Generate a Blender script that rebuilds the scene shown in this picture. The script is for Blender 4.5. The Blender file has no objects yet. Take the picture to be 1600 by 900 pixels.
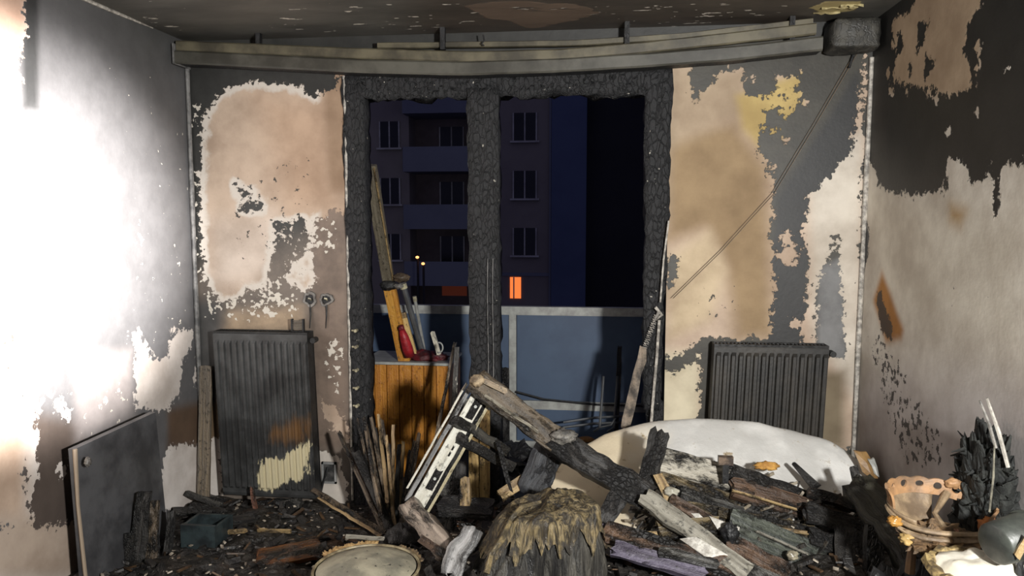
import bpy, math, random
import numpy as np
from mathutils import Vector, Matrix, noise
random.seed(7)
SC = bpy.context.scene
COL = SC.collection
R = math.radians

# ------------------------------------------------------------------ camera
F = 1155.0
EYE = Vector((0.0, 0.0, 1.62))
YAW, PITCH = R(6.85), R(5.2)
fwd = Vector((-math.sin(YAW)*math.cos(PITCH), math.cos(YAW)*math.cos(PITCH), -math.sin(PITCH)))
rgt = Vector((math.cos(YAW), math.sin(YAW), 0))
upv = rgt.cross(fwd)
cd = bpy.data.cameras.new('camera'); cam = bpy.data.objects.new('camera', cd); COL.objects.link(cam)
cd.sensor_width = 36.0; cd.lens = 36.0*F/1600.0; cd.clip_start = 0.05; cd.clip_end = 300
cam.matrix_world = Matrix(((rgt.x, upv.x, -fwd.x, EYE.x), (rgt.y, upv.y, -fwd.y, EYE.y), (rgt.z, upv.z, -fwd.z, EYE.z), (0, 0, 0, 1)))
SC.camera = cam

# ------------------------------------------------------------------ world, lamps, exposure
w = bpy.data.worlds.new('night'); SC.world = w; w.use_nodes = True
bg = w.node_tree.nodes['Background']; bg.inputs[0].default_value = (0.42, 0.42, 0.74, 1); bg.inputs[1].default_value = 0.135
SC.view_settings.view_transform = 'Standard'; SC.view_settings.look = 'None'
SC.view_settings.exposure = 0.0; SC.view_settings.gamma = 1.0; SC.view_settings.use_curve_mapping = False
LAMP = Vector((0.95, 0.0, 1.75))
def aim(o, target):
    o.rotation_euler = (Vector(target)-o.location).to_track_quat('-Z', 'Y').to_euler()
ld = bpy.data.lights.new('work_floodlight', 'AREA'); ld.shape = 'RECTANGLE'; ld.size = 0.16; ld.size_y = 0.12
ld.energy = 175; ld.color = (1.0, 0.985, 0.955)
lo = bpy.data.objects.new('work_floodlight', ld); COL.objects.link(lo); lo.location = LAMP; aim(lo, (-0.9, 3.8, 1.3))
sd = bpy.data.lights.new('floodlight_beam', 'SPOT'); sd.energy = 13500; sd.spot_size = R(26); sd.spot_blend = 1.0
sd.shadow_soft_size = 0.06; sd.color = (1.0, 0.96, 0.93)
so = bpy.data.objects.new('floodlight_beam', sd); COL.objects.link(so); so.location = LAMP+Vector((-0.05, 0, 0)); aim(so, (-2.28, 2.62, 1.56))

# ------------------------------------------------------------------ helpers
def ray(px, py):
    return fwd + rgt*((px-800)/F) - upv*((py-450)/F)
def at(px, py, Y):
    d = ray(px, py); return EYE + d*((Y-EYE.y)/d.y)
def atx(px, py, X):
    d = ray(px, py); return EYE + d*((X-EYE.x)/d.x)
def atz(px, py, Z):
    d = ray(px, py); return EYE + d*((Z-EYE.z)/d.z)
def s2l(c):
    return tuple(((v/255)/12.92 if v/255 <= 0.04045 else (((v/255)+0.055)/1.055)**2.4) for v in c)
def S(*c):
    return s2l(c)+(1.0,)
def link(name, me, mat, parent=None, smooth=False):
    o = bpy.data.objects.new(name, me); COL.objects.link(o)
    if mat: me.materials.append(mat)
    if parent: o.parent = parent
    if smooth:
        me.polygons.foreach_set('use_smooth', [True]*len(me.polygons))
    return o
def mk(name, V, Fc, mat, parent=None, smooth=False, gv=None):
    me = bpy.data.meshes.new(name); me.from_pydata([tuple(v) for v in V], [], Fc); me.update()
    if gv is not None:
        a = me.attributes.new('gv', 'FLOAT_VECTOR', 'POINT'); a.data.foreach_set('vector', np.array(gv, dtype=np.float32).ravel())
    return link(name, me, mat, parent, smooth)
def tag(o, label, cat, group=None, kind=None):
    o['label'] = label; o['category'] = cat
    if group: o['group'] = group
    if kind: o['kind'] = kind
    return o
def struct(o, label=None, cat=None):
    o['kind'] = 'structure'
    if label: o['label'] = label
    if cat: o['category'] = cat
    return o
def thing(name, label, cat, group=None):
    e = bpy.data.objects.new(name, None); COL.objects.link(e); e.empty_display_size = 0.05
    return tag(e, label, cat, group)

class MB:
    def __init__(s): s.V = []; s.F = []
    def add(s, V, Fc):
        n = len(s.V); s.V += [Vector(v) for v in V]; s.F += [tuple(i+n for i in f) for f in Fc]; return s
    def box(s, a, b, M=None):
        x0, y0, z0 = a; x1, y1, z1 = b
        V = [Vector(p) for p in ((x0,y0,z0),(x1,y0,z0),(x1,y1,z0),(x0,y1,z0),(x0,y0,z1),(x1,y0,z1),(x1,y1,z1),(x0,y1,z1))]
        if M is not None: V = [M @ v for v in V]
        return s.add(V, [(0,3,2,1),(4,5,6,7),(0,1,5,4),(1,2,6,5),(2,3,7,6),(3,0,4,7)])
    def tube(s, pts, r, n=8, cap=True):
        pts = [Vector(p) for p in pts]; m = len(pts)
        rr = r if isinstance(r, (list, tuple)) else [r]*m
        V = []; Fc = []; ref = None
        for i, p in enumerate(pts):
            t = (pts[min(i+1, m-1)]-pts[max(i-1, 0)]).normalized()
            if ref is None:
                ref = t.cross(Vector((0,0,1)))
                if ref.length < 0.1: ref = t.cross(Vector((1,0,0)))
            ref = (ref - t*ref.dot(t)).normalized(); b = t.cross(ref)
            for k in range(n):
                a = 2*math.pi*k/n; V.append(p+(ref*math.cos(a)+b*math.sin(a))*rr[i])
        for i in range(m-1):
            for k in range(n):
                k2 = (k+1) % n; Fc.append((i*n+k, i*n+k2, (i+1)*n+k2, (i+1)*n+k))
        if cap: Fc += [tuple(range(n))[::-1], tuple((m-1)*n+k for k in range(n))]
        return s.add(V, Fc)
    def build(s, name, mat, parent=None, smooth=False):
        return mk(name, s.V, s.F, mat, parent, smooth)

# ------------------------------------------------------------------ material helpers
class NT:
    def __init__(s, name):
        s.m = bpy.data.materials.new(name); s.m.use_nodes = True; s.t = s.m.node_tree; s.n = s.t.nodes
        s.b = s.n['Principled BSDF']; s.l = s.t.links
    def node(s, typ, **kw):
        n = s.n.new(typ)
        for k, v in kw.items(): setattr(n, k, v)
        return n
    def put(s, sock, v):
        if hasattr(v, 'is_linked') or isinstance(v, bpy.types.NodeSocket): s.l.new(v, sock)
        else: sock.default_value = v
    def math(s, op, a, b=0.0, c=0.0):
        n = s.node('ShaderNodeMath', operation=op); s.put(n.inputs[0], a); s.put(n.inputs[1], b); s.put(n.inputs[2], c); return n.outputs[0]
    def mix(s, f, a, b):
        n = s.node('ShaderNodeMix', data_type='RGBA'); s.put(n.inputs[0], f); s.put(n.inputs[6], a); s.put(n.inputs[7], b); return n.outputs[2]
    def noise(s, vec, scale, detail=4, rough=0.55, dist=0.0):
        n = s.node('ShaderNodeTexNoise'); s.l.new(vec, n.inputs['Vector']); n.inputs['Scale'].default_value = scale
        n.inputs['Detail'].default_value = detail; n.inputs['Roughness'].default_value = rough; n.inputs['Distortion'].default_value = dist
        return n.outputs['Fac']
    def vor(s, vec, scale, feature='F1'):
        n = s.node('ShaderNodeTexVoronoi', feature=feature); s.l.new(vec, n.inputs['Vector']); n.inputs['Scale'].default_value = scale
        return n.outputs['Distance']
    def ss(s, v, a, b):
        n = s.node('ShaderNodeMapRange', interpolation_type='SMOOTHSTEP'); s.put(n.inputs[0], v)
        n.inputs[1].default_value = a; n.inputs[2].default_value = b; return n.outputs[0]
    def attr(s, name, out='Fac'):
        n = s.node('ShaderNodeAttribute', attribute_name=name); return n.outputs[out]
    def obj(s): return s.node('ShaderNodeTexCoord').outputs['Object']
    def scale(s, vec, sc):
        n = s.node('ShaderNodeMapping'); s.l.new(vec, n.inputs[0]); n.inputs['Scale'].default_value = sc; return n.outputs[0]
    def bump(s, h, strength=0.3, dist=0.01):
        n = s.node('ShaderNodeBump'); n.inputs['Strength'].default_value = strength; n.inputs['Distance'].default_value = dist
        s.put(n.inputs['Height'], h); s.l.new(n.outputs[0], s.b.inputs['Normal'])
    def col(s, c): s.put(s.b.inputs['Base Color'], c)
    def rough(s, v): s.put(s.b.inputs['Roughness'], v)

def m_plain(name, c, rough=0.6, c2=None, sc=9.0, bump=0.25, metal=0.0):
    m = NT(name); v = m.obj(); n = m.noise(v, sc, 6, 0.65)
    c2 = c2 or tuple(x*0.6 for x in c[:3])+(1,)
    m.col(m.mix(m.ss(n, 0.36, 0.64), c2, c)); m.rough(rough); m.b.inputs['Metallic'].default_value = metal
    if bump: m.bump(m.noise(v, sc*5, 4), bump, 0.006)
    return m.m
def m_emit(name, c, strength):
    m = NT(name); m.col((0.01, 0.01, 0.01, 1)); m.b.inputs['Emission Color'].default_value = c; m.b.inputs['Emission Strength'].default_value = strength
    return m.m
def m_board(name, c1, c2, char=0.45, white=0.0, rough=0.5, cchar=S(26, 25, 24)):
    """wood with grain along the board, charred blotches, optional paint remains"""
    m = NT(name); v = m.attr('gv', 'Vector')
    g = m.noise(m.scale(v, (2.5, 55, 55)), 1.0, 5, 0.6)
    c = m.mix(m.ss(g, 0.35, 0.65), c1, c2)
    b = m.noise(m.scale(v, (6, 13, 13)), 1.0, 6, 0.65)
    ch = m.ss(b, 1-char-0.08, 1-char+0.08)
    c = m.mix(ch, c, cchar)
    if white > 0:
        wv = m.noise(m.scale(v, (9, 24, 24)), 1.3, 6, 0.7)
        c = m.mix(m.ss(wv, 1-white, 1-white+0.04), c, S(200, 194, 180))
    f1 = m.noise(m.scale(v, (34, 50, 50)), 1.0, 5, 0.7)
    c = m.mix(m.math('MULTIPLY', m.ss(f1, 0.54, 0.66), 0.75), c, cchar)
    c = m.mix(m.math('MULTIPLY', m.ss(f1, 0.27, 0.20), min(1.0, char*2)), c, S(134, 126, 112))
    m.col(c); m.rough(m.math('MULTIPLY_ADD', b, 0.6, rough-0.36))
    cr = m.vor(m.scale(v, (46, 70, 70)), 1.0, 'DISTANCE_TO_EDGE')
    m.bump(m.math('ADD', m.math('MULTIPLY', m.ss(cr, 0.0, 0.14), m.math('MULTIPLY', ch, 1.2)), m.math('ADD', g, m.math('MULTIPLY', f1, 0.8))), 0.85, 0.009)
    return m.m
def m_char(name, c=S(36, 36, 37), c2=S(62, 62, 64), flecks=0.0, rough=0.55, sc=1.0, bs=0.42, bd=0.006):
    """alligatored char"""
    m = NT(name); v = m.obj()
    vv = m.scale(v, (42*sc, 42*sc, 20*sc))
    dn = m.node('ShaderNodeVectorMath', operation='MULTIPLY_ADD'); m.l.new(m.node('ShaderNodeTexNoise').outputs['Color'], dn.inputs[0]); dn.inputs[1].default_value = (1.5, 1.5, 1.5); m.l.new(vv, dn.inputs[2])
    e = m.vor(dn.outputs[0], 1.0, 'DISTANCE_TO_EDGE')
    n = m.noise(v, 22*sc, 6, 0.7)
    cc = m.mix(m.ss(n, 0.4, 0.68), c, c2)
    if flecks:
        fl = m.noise(v, 38, 3, 0.5); cc = m.mix(m.ss(fl, 1-flecks, 1-flecks+0.03), cc, S(185, 180, 168))
    m.col(cc); m.rough(m.math('MULTIPLY_ADD', n, 0.6, rough-0.3))
    m.bump(m.math('ADD', m.math('MULTIPLY', m.ss(e, 0.0, 0.12), 0.5), m.math('MULTIPLY', n, 0.8)), bs, bd)
    return m.m

# ------------------------------------------------------------------ painted walls: stains as distance fields on the mesh, ragged in the shader
def sdf(P, Q):
    """signed distance of 2-D points P (N,2) to polygon Q, positive inside"""
    Q = np.array(Q, float); A = Q; B = np.roll(Q, -1, 0)
    d = np.full(len(P), 1e9); ins = np.zeros(len(P), bool)
    for a, b in zip(A, B):
        ab = b-a; t = np.clip(((P-a)@ab)/max(ab@ab, 1e-12), 0, 1)
        d = np.minimum(d, np.hypot(*(P-a-t[:, None]*ab).T))
        c = ((a[1] > P[:, 1]) != (b[1] > P[:, 1]))
        with np.errstate(divide='ignore', invalid='ignore'):
            ins ^= c & (P[:, 0] < (b[0]-a[0])*(P[:, 1]-a[1])/(b[1]-a[1])+a[0])
    return np.where(ins, d, -d)
def sm(x, a, b):
    t = np.clip((x-a)/(b-a), 0, 1); return t*t*(3-2*t)
class Paint:
    def __init__(s, P, proj, dark, pale):
        s.P = P; s.proj = proj; n = len(P)
        s.d = np.full(n, -0.5); s.dark = np.tile(np.array(s2l(dark)), (n, 1)); s.pale = np.tile(np.array(s2l(pale)), (n, 1))
        s.fl = np.zeros(n); s.rim = np.zeros(n); s.spk = np.zeros(n)
    def poly(s, pts): return sdf(s.P, [s.proj(*p) for p in pts])
    def bare(s, pts): s.d = np.maximum(s.d, s.poly(pts))
    def soot(s, pts): s.d = np.minimum(s.d, -s.poly(pts))
    def tint(s, pts, c, soft, which='pale', k=1.0):
        f = (sm(s.poly(pts), -soft, soft)*k)[:, None]; a = getattr(s, which); a[:] = a*(1-f)+np.array(s2l(c))*f
    def dens(s, which, pts, val, soft=0.08):
        a = getattr(s, which); np.maximum(a, sm(s.poly(pts), -soft, soft)*val, out=a)
    def store(s, me):
        for nm, arr in (('soot', s.d), ('fleck', s.fl), ('rim', s.rim), ('speck', s.spk)):
            a = me.attributes.new(nm, 'FLOAT', 'POINT'); a.data.foreach_set('value', arr.astype(np.float32))
        for nm, arr in (('dark', s.dark), ('pale', s.pale)):
            a = me.attributes.new(nm, 'FLOAT_VECTOR', 'POINT'); a.data.foreach_set('vector', arr.astype(np.float32).ravel())
def m_wall(name, amp=0.05, sc=11.0, edge=0.004, stretch=(1, 1, 1), dvar=205):
    m = NT(name); v = m.scale(m.obj(), stretch)
    d = m.attr('soot'); rim = m.attr('rim'); fl = m.attr('fleck'); spk = m.attr('speck')
    n1 = m.math('SUBTRACT', m.noise(v, sc, 7, 0.62, 0.3), 0.5)
    n2 = m.math('SUBTRACT', m.noise(v, sc*3.6, 4, 0.6), 0.5)
    dd = m.math('ADD', d, m.math('ADD', m.math('MULTIPLY', n1, amp), m.math('MULTIPLY', n2, amp*0.9)))
    mask = m.ss(dd, -edge, edge)
    # flecks of clean plaster in the soot, specks of soot in the plaster
    vf = m.noise(v, 34, 3, 0.5); vb = m.noise(v, 9, 2, 0.5)
    ft = m.math('ADD', m.math('ADD', vf, m.math('MULTIPLY', vb, 0.35)), m.math('MULTIPLY', fl, 0.5))
    fm = m.math('MULTIPLY', m.ss(ft, 1.03, 1.05), m.ss(fl, 0.01, 0.05))
    pv = m.noise(v, 29, 4, 0.6); pt = m.math('ADD', pv, m.math('MULTIPLY', spk, 0.5)); pm = m.math('MULTIPLY', m.ss(pt, 0.84, 0.87), m.ss(spk, 0.01, 0.05))
    big = m.noise(v, 4.0, 5, 0.6)
    pale = m.node('ShaderNodeMix', data_type='RGBA', blend_type='MULTIPLY'); m.put(pale.inputs[0], 1.0); m.put(pale.inputs[6], m.attr('pale', 'Vector')); m.put(pale.inputs[7], m.mix(m.ss(big, 0.25, 0.75), S(214, 208, 202), (1.06, 1.05, 1.03, 1)))
    dark = m.node('ShaderNodeMix', data_type='RGBA', blend_type='MULTIPLY'); m.put(dark.inputs[0], 1.0); m.put(dark.inputs[6], m.attr('dark', 'Vector')); m.put(dark.inputs[7], m.mix(m.ss(m.noise(v, 7, 6, 0.65), 0.3, 0.7), S(dvar, dvar, dvar), (1.06, 1.06, 1.06, 1)))
    rimw = m.math('MULTIPLY', rim, m.math('MULTIPLY', mask, m.math('SUBTRACT', 1.0, m.ss(m.math('ADD', d, m.math('MULTIPLY', n1, 0.1)), 0.02, 0.05))))
    pc = m.mix(rimw, pale.outputs[2], S(206, 198, 188))
    pc = m.mix(pm, pc, S(70, 66, 62))
    dc = m.mix(fm, dark.outputs[2], S(205, 198, 186))
    m.col(m.mix(mask, dc, pc)); m.rough(m.math('MULTIPLY_ADD', mask, 0.25, 0.55))
    h = m.math('ADD', m.math('MULTIPLY', m.ss(dd, -0.006, 0.006), -1.0), m.math('ADD', m.math('MULTIPLY', fm, -1.0), m.math('MULTIPLY', m.noise(v, 60, 4), 0.5)))
    m.bump(h, 0.5, 0.003)
    return m.m
def wall_grid(name, o, ua, va, us, vs, mat, paint, holes=None):
    """o origin, ua/va axes, us/vs coordinate arrays"""
    nu, nv = len(us), len(vs)
    U, W = np.meshgrid(us, vs, indexing='ij'); P = np.stack([U.ravel(), W.ravel()], 1)
    V = np.array(o)+P[:, :1]*np.array(ua)+P[:, 1:]*np.array(va)
    Fc = []
    for i in range(nu-1):
        for j in range(nv-1):
            if holes and holes((us[i]+us[i+1])/2, (vs[j]+vs[j+1])/2): continue
            Fc.append((i*nv+j, (i+1)*nv+j, (i+1)*nv+j+1, i*nv+j+1))
    me = bpy.data.meshes.new(name); me.from_pydata(V.tolist(), [], Fc); me.update()
    pt = paint(P); pt.store(me)
    return link(name, me, mat)

# ------------------------------------------------------------------ room shell
XL, XR, YB, YF, ZC = -2.28, 1.32, 3.92, -1.6, 2.6
DX0, DX1, DZ = at(541, 400, YB).x, at(1044, 300, YB).x, at(800, 113, YB).z      # balcony door opening
def seg(vals, step):
    out = []
    for a, b in zip(vals[:-1], vals[1:]): out += list(np.linspace(a, b, max(2, int(round((b-a)/step))+1)))[:-1]
    return np.array(out+[vals[-1]])

def paint_back(P):
    p = Paint(P, lambda x, y: tuple(at(x, y, YB).xz), (52, 52, 50), (192, 172, 154))
    # left of the balcony door
    p.tint([(260, 440), (545, 350), (545, 860), (260, 860)], (112, 102, 93), 0.12, 'dark')
    p.tint([(488, 330), (545, 300), (545, 700), (488, 700)], (122, 106, 94), 0.05, 'dark')
    p.tint([(360, 488), (470, 480), (475, 520), (350, 520)], (170, 148, 122), 0.06, 'dark')
    p.tint([(290, 470), (345, 470), (340, 640), (280, 640)], (78, 77, 76), 0.05, 'dark')
    p.tint([(270, 645), (345, 625), (345, 690), (265, 700)], (104, 86, 66), 0.03, 'dark')
    p.bare([(314, 250), (316, 190), (335, 155), (362, 136), (400, 128), (450, 133), (492, 148), (520, 140), (527, 116), (540, 118), (541, 330), (524, 330),
            (492, 345), (488, 420), (492, 440), (478, 462), (440, 430), (420, 450), (385, 452), (372, 470), (345, 474), (328, 452), (316, 420)])
    p.soot([(430, 350), (475, 345), (482, 385), (452, 425), (430, 440), (415, 445), (425, 400)])
    p.d = np.where(p.poly([(430, 345), (480, 345), (480, 440), (412, 445)]) > 0, np.clip(p.d, -0.016, 0.03), p.d)
    p.soot([(368, 290), (395, 300), (392, 306), (370, 304)]); p.soot([(378, 320), (408, 318), (408, 328), (380, 328)])
    p.tint([(330, 350), (430, 330), (440, 440), (330, 450)], (210, 196, 184), 0.12)
    p.tint([(400, 150), (530, 150), (530, 330), (450, 330)], (184, 158, 136), 0.15)
    p.tint([(505, 115), (545, 115), (545, 300), (515, 300)], (160, 136, 114), 0.03)
    p.dens('rim', [(300, 110), (500, 110), (500, 480), (300, 480)], 0.95, 0.02)
    p.dens('fl', [(310, 440), (470, 430), (470, 500), (330, 510)], 0.6, 0.05); p.dens('fl', [(296, 150), (318, 150), (320, 500), (300, 500)], 0.5, 0.03)
    p.dens('fl', [(490, 335), (530, 335), (530, 400), (490, 400)], 0.5, 0.03); p.dens('fl', [(505, 530), (542, 530), (542, 640), (510, 620)], 0.65, 0.04)
    p.dens('spk', [(360, 270), (490, 230), (490, 420), (360, 420)], 0.45, 0.06)
    p.bare([(262, 700), (290, 690), (345, 688), (348, 800), (255, 800)]); p.bare([(496, 700), (528, 715), (542, 760), (542, 805), (480, 805), (492, 740)])
    p.tint([(250, 680), (350, 680), (350, 800), (250, 800)], (216, 210, 204), 0.02); p.tint([(480, 690), (545, 690), (545, 800), (480, 800)], (214, 208, 200), 0.02)
    p.bare([(500, 620), (525, 640), (545, 668), (545, 690), (520, 670)])
    # right of the balcony door
    right = [(1040, 60), (1360, 60), (1350, 860), (1030, 860)]
    p.tint(right, (58, 55, 47), 0.01, 'dark')
    p.tint([(1215, 310), (1340, 110), (1350, 260), (1270, 330), (1260, 540), (1195, 540), (1207, 380)], (36, 36, 36), 0.025, 'dark')  # soot darkened below the diagonal edge; the shade there is painted in
    p.bare([(1040, 96), (1072, 95), (1076, 128), (1083, 160), (1092, 158), (1100, 140), (1118, 120), (1130, 114), (1158, 110), (1166, 150), (1195, 152), (1212, 142), (1214, 118), (1228, 114),
            (1236, 122), (1250, 116), (1250, 132), (1240, 142), (1256, 142), (1250, 160), (1240, 172), (1226, 186), (1216, 166), (1196, 170), (1190, 200), (1182, 238), (1196, 248), (1206, 280),
            (1209, 330), (1205, 360), (1210, 420), (1207, 480), (1200, 528), (1150, 530), (1100, 525), (1080, 545), (1092, 552), (1092, 700), (1020, 700), (1030, 500)])
    p.soot([(1218, 150), (1228, 145), (1226, 158)]); p.soot([(1046, 395), (1062, 405), (1060, 420), (1050, 450), (1044, 452)])
    p.soot([(1020, 545), (1050, 560), (1090, 535), (1200, 525), (1200, 545), (1110, 548), (1090, 560), (1050, 585), (1042, 580)])
    for cx, cy, r in ((1211, 262, 7), (1229, 374, 11), (1232, 398, 14), (1238, 508, 8), (1204, 206, 3), (1180, 126, 4), (1256, 160, 3), (1214, 205, 4), (1225, 218, 4), (1138, 98, 4), (1104, 99, 3)):
        p.bare([(cx+r*math.cos(a)*random.uniform(.8, 1.2), cy+r*1.1*math.sin(a)) for a in np.linspace(0, 6.28, 9)[:-1]])
    p.bare([(1262, 310), (1300, 272), (1330, 240), (1340, 170), (1352, 80), (1340, 700), (1240, 700), (1250, 530), (1258, 500), (1262, 440), (1255, 360)])
    p.soot([(1278, 440), (1296, 400), (1306, 372), (1314, 420), (1316, 480), (1322, 560), (1275, 560), (1276, 500)])
    p.tint([(1276, 420), (1320, 400), (1325, 700), (1280, 700)], (112, 112, 112), 0.02, 'dark')
    p.tint([(1040, 200), (1150, 190), (1200, 260), (1210, 530), (1150, 530), (1130, 420), (1100, 360), (1040, 380)], (150, 128, 98), 0.07)
    p.tint([(1040, 100), (1170, 110), (1160, 180), (1045, 230)], (172, 154, 132), 0.06)
    p.tint([(1150, 150), (1260, 110), (1250, 190), (1195, 240), (1160, 200)], (190, 168, 112), 0.03)
    p.tint([(1045, 400), (1110, 360), (1135, 420), (1110, 500), (1045, 530)], (196, 178, 150), 0.05)
    p.tint([(1020, 550), (1095, 550), (1095, 700), (1020, 700)], (205, 196, 172), 0.05)
    p.tint([(1262, 260), (1350, 200), (1345, 640), (1270, 520)], (206, 199, 188), 0.05)
    p.tint([(1280, 580), (1320, 580), (1320, 700), (1270, 700)], (120, 108, 88), 0.04)
    p.dens('spk', [(1080, 440), (1180, 440), (1180, 520), (1080, 520)], 0.4, 0.05)
    return p
usb = seg([XL, DX0, DX1, XR], 0.016); vsb = seg([0, DZ, ZC], 0.016)
mat_wb = m_wall('scorched_back_plaster', amp=0.12, sc=12)
wb = struct(wall_grid('wall_back', (0, YB, 0), (1, 0, 0), (0, 0, 1), usb, vsb, mat_wb, paint_back, lambda u, v: DX0 < u < DX1 and v < DZ))
mat_dark = m_plain('sooty_masonry', S(52, 51, 50), 0.8, S(36, 36, 36))
b = MB()   # masonry behind the plaster face, with the reveals of the opening
b.box((XL, YB+0.004, -0.2), (DX0, YB+0.2, ZC+0.1)); b.box((DX1, YB+0.004, -0.2), (XR, YB+0.2, ZC+0.1)); b.box((DX0, YB+0.004, DZ), (DX1, YB+0.2, ZC+0.1))
b.build('masonry', mat_dark, wb)

def paint_left(P):
    p = Paint(P, lambda x, y: tuple(atx(x, y, XL).yz), (98, 97, 98), (210, 203, 198))
    p.tint([(100, -60), (330, -60), (330, 110), (240, 90), (180, 40)], (74, 74, 73), 0.25, 'dark')
    p.bare([(-420, -80), (35, -30), (36, 90), (34, 140), (-420, 150)]); p.tint([(-420, -80), (45, -30), (45, 160), (-420, 160)], (190, 160, 142), 0.05)
    p.tint([(36, -40), (60, -40), (60, 170), (36, 170)], (54, 54, 54), 0.02, 'dark')
    p.bare([(268, 515), (300, 516), (302, 540), (285, 560), (280, 615), (262, 640), (214, 640), (205, 570), (212, 545), (200, 520), (218, 515), (240, 560), (262, 555)])
    p.tint([(262, 640), (325, 625), (325, 700), (262, 700)], (92, 74, 60), 0.04, 'dark')
    p.bare([(258, 700), (285, 694), (325, 690), (330, 800), (250, 800)]); p.tint([(250, 680), (330, 680), (330, 800), (250, 800)], (216, 210, 206), 0.02)
    p.bare([(306, 560), (312, 590), (310, 615), (304, 590)])
    p.bare([(72, 600), (92, 625), (110, 655), (104, 660), (90, 640), (74, 615)])
    p.bare([(0, 500), (62, 540), (66, 600), (55, 680), (40, 720), (40, 780), (60, 830), (-420, 840), (-420, 480)])
    p.bare([(-420, 840), (60, 822), (130, 812), (140, 900), (100, 960), (-420, 960)])
    p.soot([(66, 660), (130, 690), (134, 800), (70, 815), (40, 790), (58, 720)])
    p.bare([(40, 690), (60, 670), (54, 730), (44, 830), (38, 760)]); p.bare([(88, 735), (97, 722), (104, 740), (92, 746)])
    p.tint([(30, 640), (130, 660), (140, 830), (40, 840)], (84, 74, 68), 0.05, 'dark')
    p.tint([(120, 560), (205, 550), (210, 650), (120, 690)], (150, 143, 141), 0.06, 'dark')
    p.tint([(-420, 640), (40, 650), (40, 820), (-420, 820)], (190, 168, 150), 0.06)
    p.tint([(-420, 820), (130, 800), (140, 900), (-420, 920)], (176, 160, 146), 0.05)
    p.dens('fl', [(180, 230), (300, 180), (300, 560), (180, 560)], 0.30, 0.12); p.dens('fl', [(70, 590), (205, 590), (200, 700), (80, 690)], 0.42, 0.06)
    p.dens('fl', [(160, 100), (240, 110), (230, 240), (150, 200)], 0.28, 0.08); p.dens('spk', [(-420, 480), (60, 480), (60, 660), (-420, 660)], 0.4, 0.05)
    return p
usl = np.concatenate([np.linspace(YF, 2.2, 40)[:-1], np.arange(2.2, YB-0.001, 0.018), [YB]])
vsl = seg([0, ZC], 0.02)
mat_wl = m_wall('sooty_side_plaster', amp=0.14, sc=11, dvar=236)
wl = struct(wall_grid('wall_left', (XL, 0, 0), (0, 1, 0), (0, 0, 1), usl, vsl, mat_wl, paint_left))

def paint_right(P):
    p = Paint(P, lambda x, y: tuple(atx(x, y, XR).yz), (40, 39, 37), (220, 215, 205))
    p.bare([(1330, 250), (1350, 250), (1368, 262), (1372, 290), (1400, 304), (1440, 303), (1474, 298), (1480, 250), (1500, 246), (1512, 262), (1516, 288), (1540, 275), (1556, 284),
            (1566, 262), (1590, 254), (3400, 250), (3400, 1000), (1300, 1000), (1320, 600)])
    p.bare([(1392, 38), (1420, 20), (1440, -20), (1536, -40), (1532, 10), (1512, 40), (1506, 78), (1518, 110), (1514, 136), (1486, 152), (1460, 138), (1420, 132), (1396, 124), (1400, 80)])
    for q in ([(1436, 34), (1450, 34), (1444, 60), (1432, 84)], [(1446, 82), (1460, 98), (1452, 116), (1442, 128)], [(1420, 100), (1424, 100), (1424, 124), (1420, 124)], [(1402, 52), (1412, 52), (1410, 78), (1402, 84)]): p.soot(q)
    for cx, cy, rx, ry in ((1394, 70, 3, 9), (1388, 118, 3, 11), (1392, 142, 3, 5), (1418, 145, 2, 5), (1452, 148, 4, 7), (1462, 155, 4, 7), (1482, 204, 4, 7), (1526, 135, 3, 5), (1527, 172, 2, 7), (1527, 74, 5, 6),
                           (1525, 108, 3, 4), (1530, 96, 3, 6), (1570, 104, 2, 3), (1576, 108, 2, 3), (1548, 248, 3, 5)):
        p.bare([(cx+rx*math.cos(a), cy+ry*math.sin(a)) for a in np.linspace(0, 6.28, 9)[:-1]])
    p.soot([(1346, 340), (1356, 345), (1360, 370), (1350, 430), (1336, 500), (1332, 620), (1326, 620), (1332, 480), (1340, 400)])
    p.soot([(1470, 280), (1480, 274), (1482, 290), (1474, 296)]); p.soot([(1552, 280), (1562, 282), (1560, 330), (1556, 340)])
    p.tint([(1325, 330), (1362, 330), (1362, 640), (1325, 640)], (74, 74, 76), 0.03, 'dark')
    p.tint([(1380, -40), (1545, -60), (1530, 165), (1380, 150)], (176, 156, 132), 0.05)
    p.tint([(1300, 590), (3400, 590), (3400, 1000), (1300, 1000)], (192, 187, 186), 0.22)
    p.tint([(1330, 640), (1420, 590), (1460, 760), (1340, 780)], (172, 164, 160), 0.15)
    p.tint([(1360, 300), (1600, 330), (1600, 560), (1380, 480)], (226, 221, 208), 0.15)
    p.tint([(1378, 425), (1390, 455), (1402, 490), (1412, 515), (1408, 530), (1384, 536), (1374, 500), (1364, 470)], (176, 124, 64), 0.03, 'pale', 1.0)
    p.soot([(1370, 455), (1378, 460), (1386, 490), (1396, 515), (1392, 532), (1378, 520), (1372, 490)]); p.tint([(1360, 440), (1410, 440), (1415, 540), (1365, 540)], (74, 52, 30), 0.01, 'dark')
    p.tint([(1484, 320), (1510, 330), (1500, 352), (1484, 345)], (184, 152, 104), 0.05)
    p.dens('spk', [(1350, 520), (1380, 520), (1480, 690), (1470, 740), (1420, 745), (1380, 640)], 0.6, 0.06); p.dens('spk', [(1470, 440), (1560, 420), (1560, 480), (1480, 490)], 0.38, 0.06)
    return p
mat_wr = m_wall('sooty_right_plaster', amp=0.09, sc=12)
wr = struct(wall_grid('wall_right', (XR, 0, 0), (0, 1, 0), (0, 0, 1), usl, vsl, mat_wr, paint_right))

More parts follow.
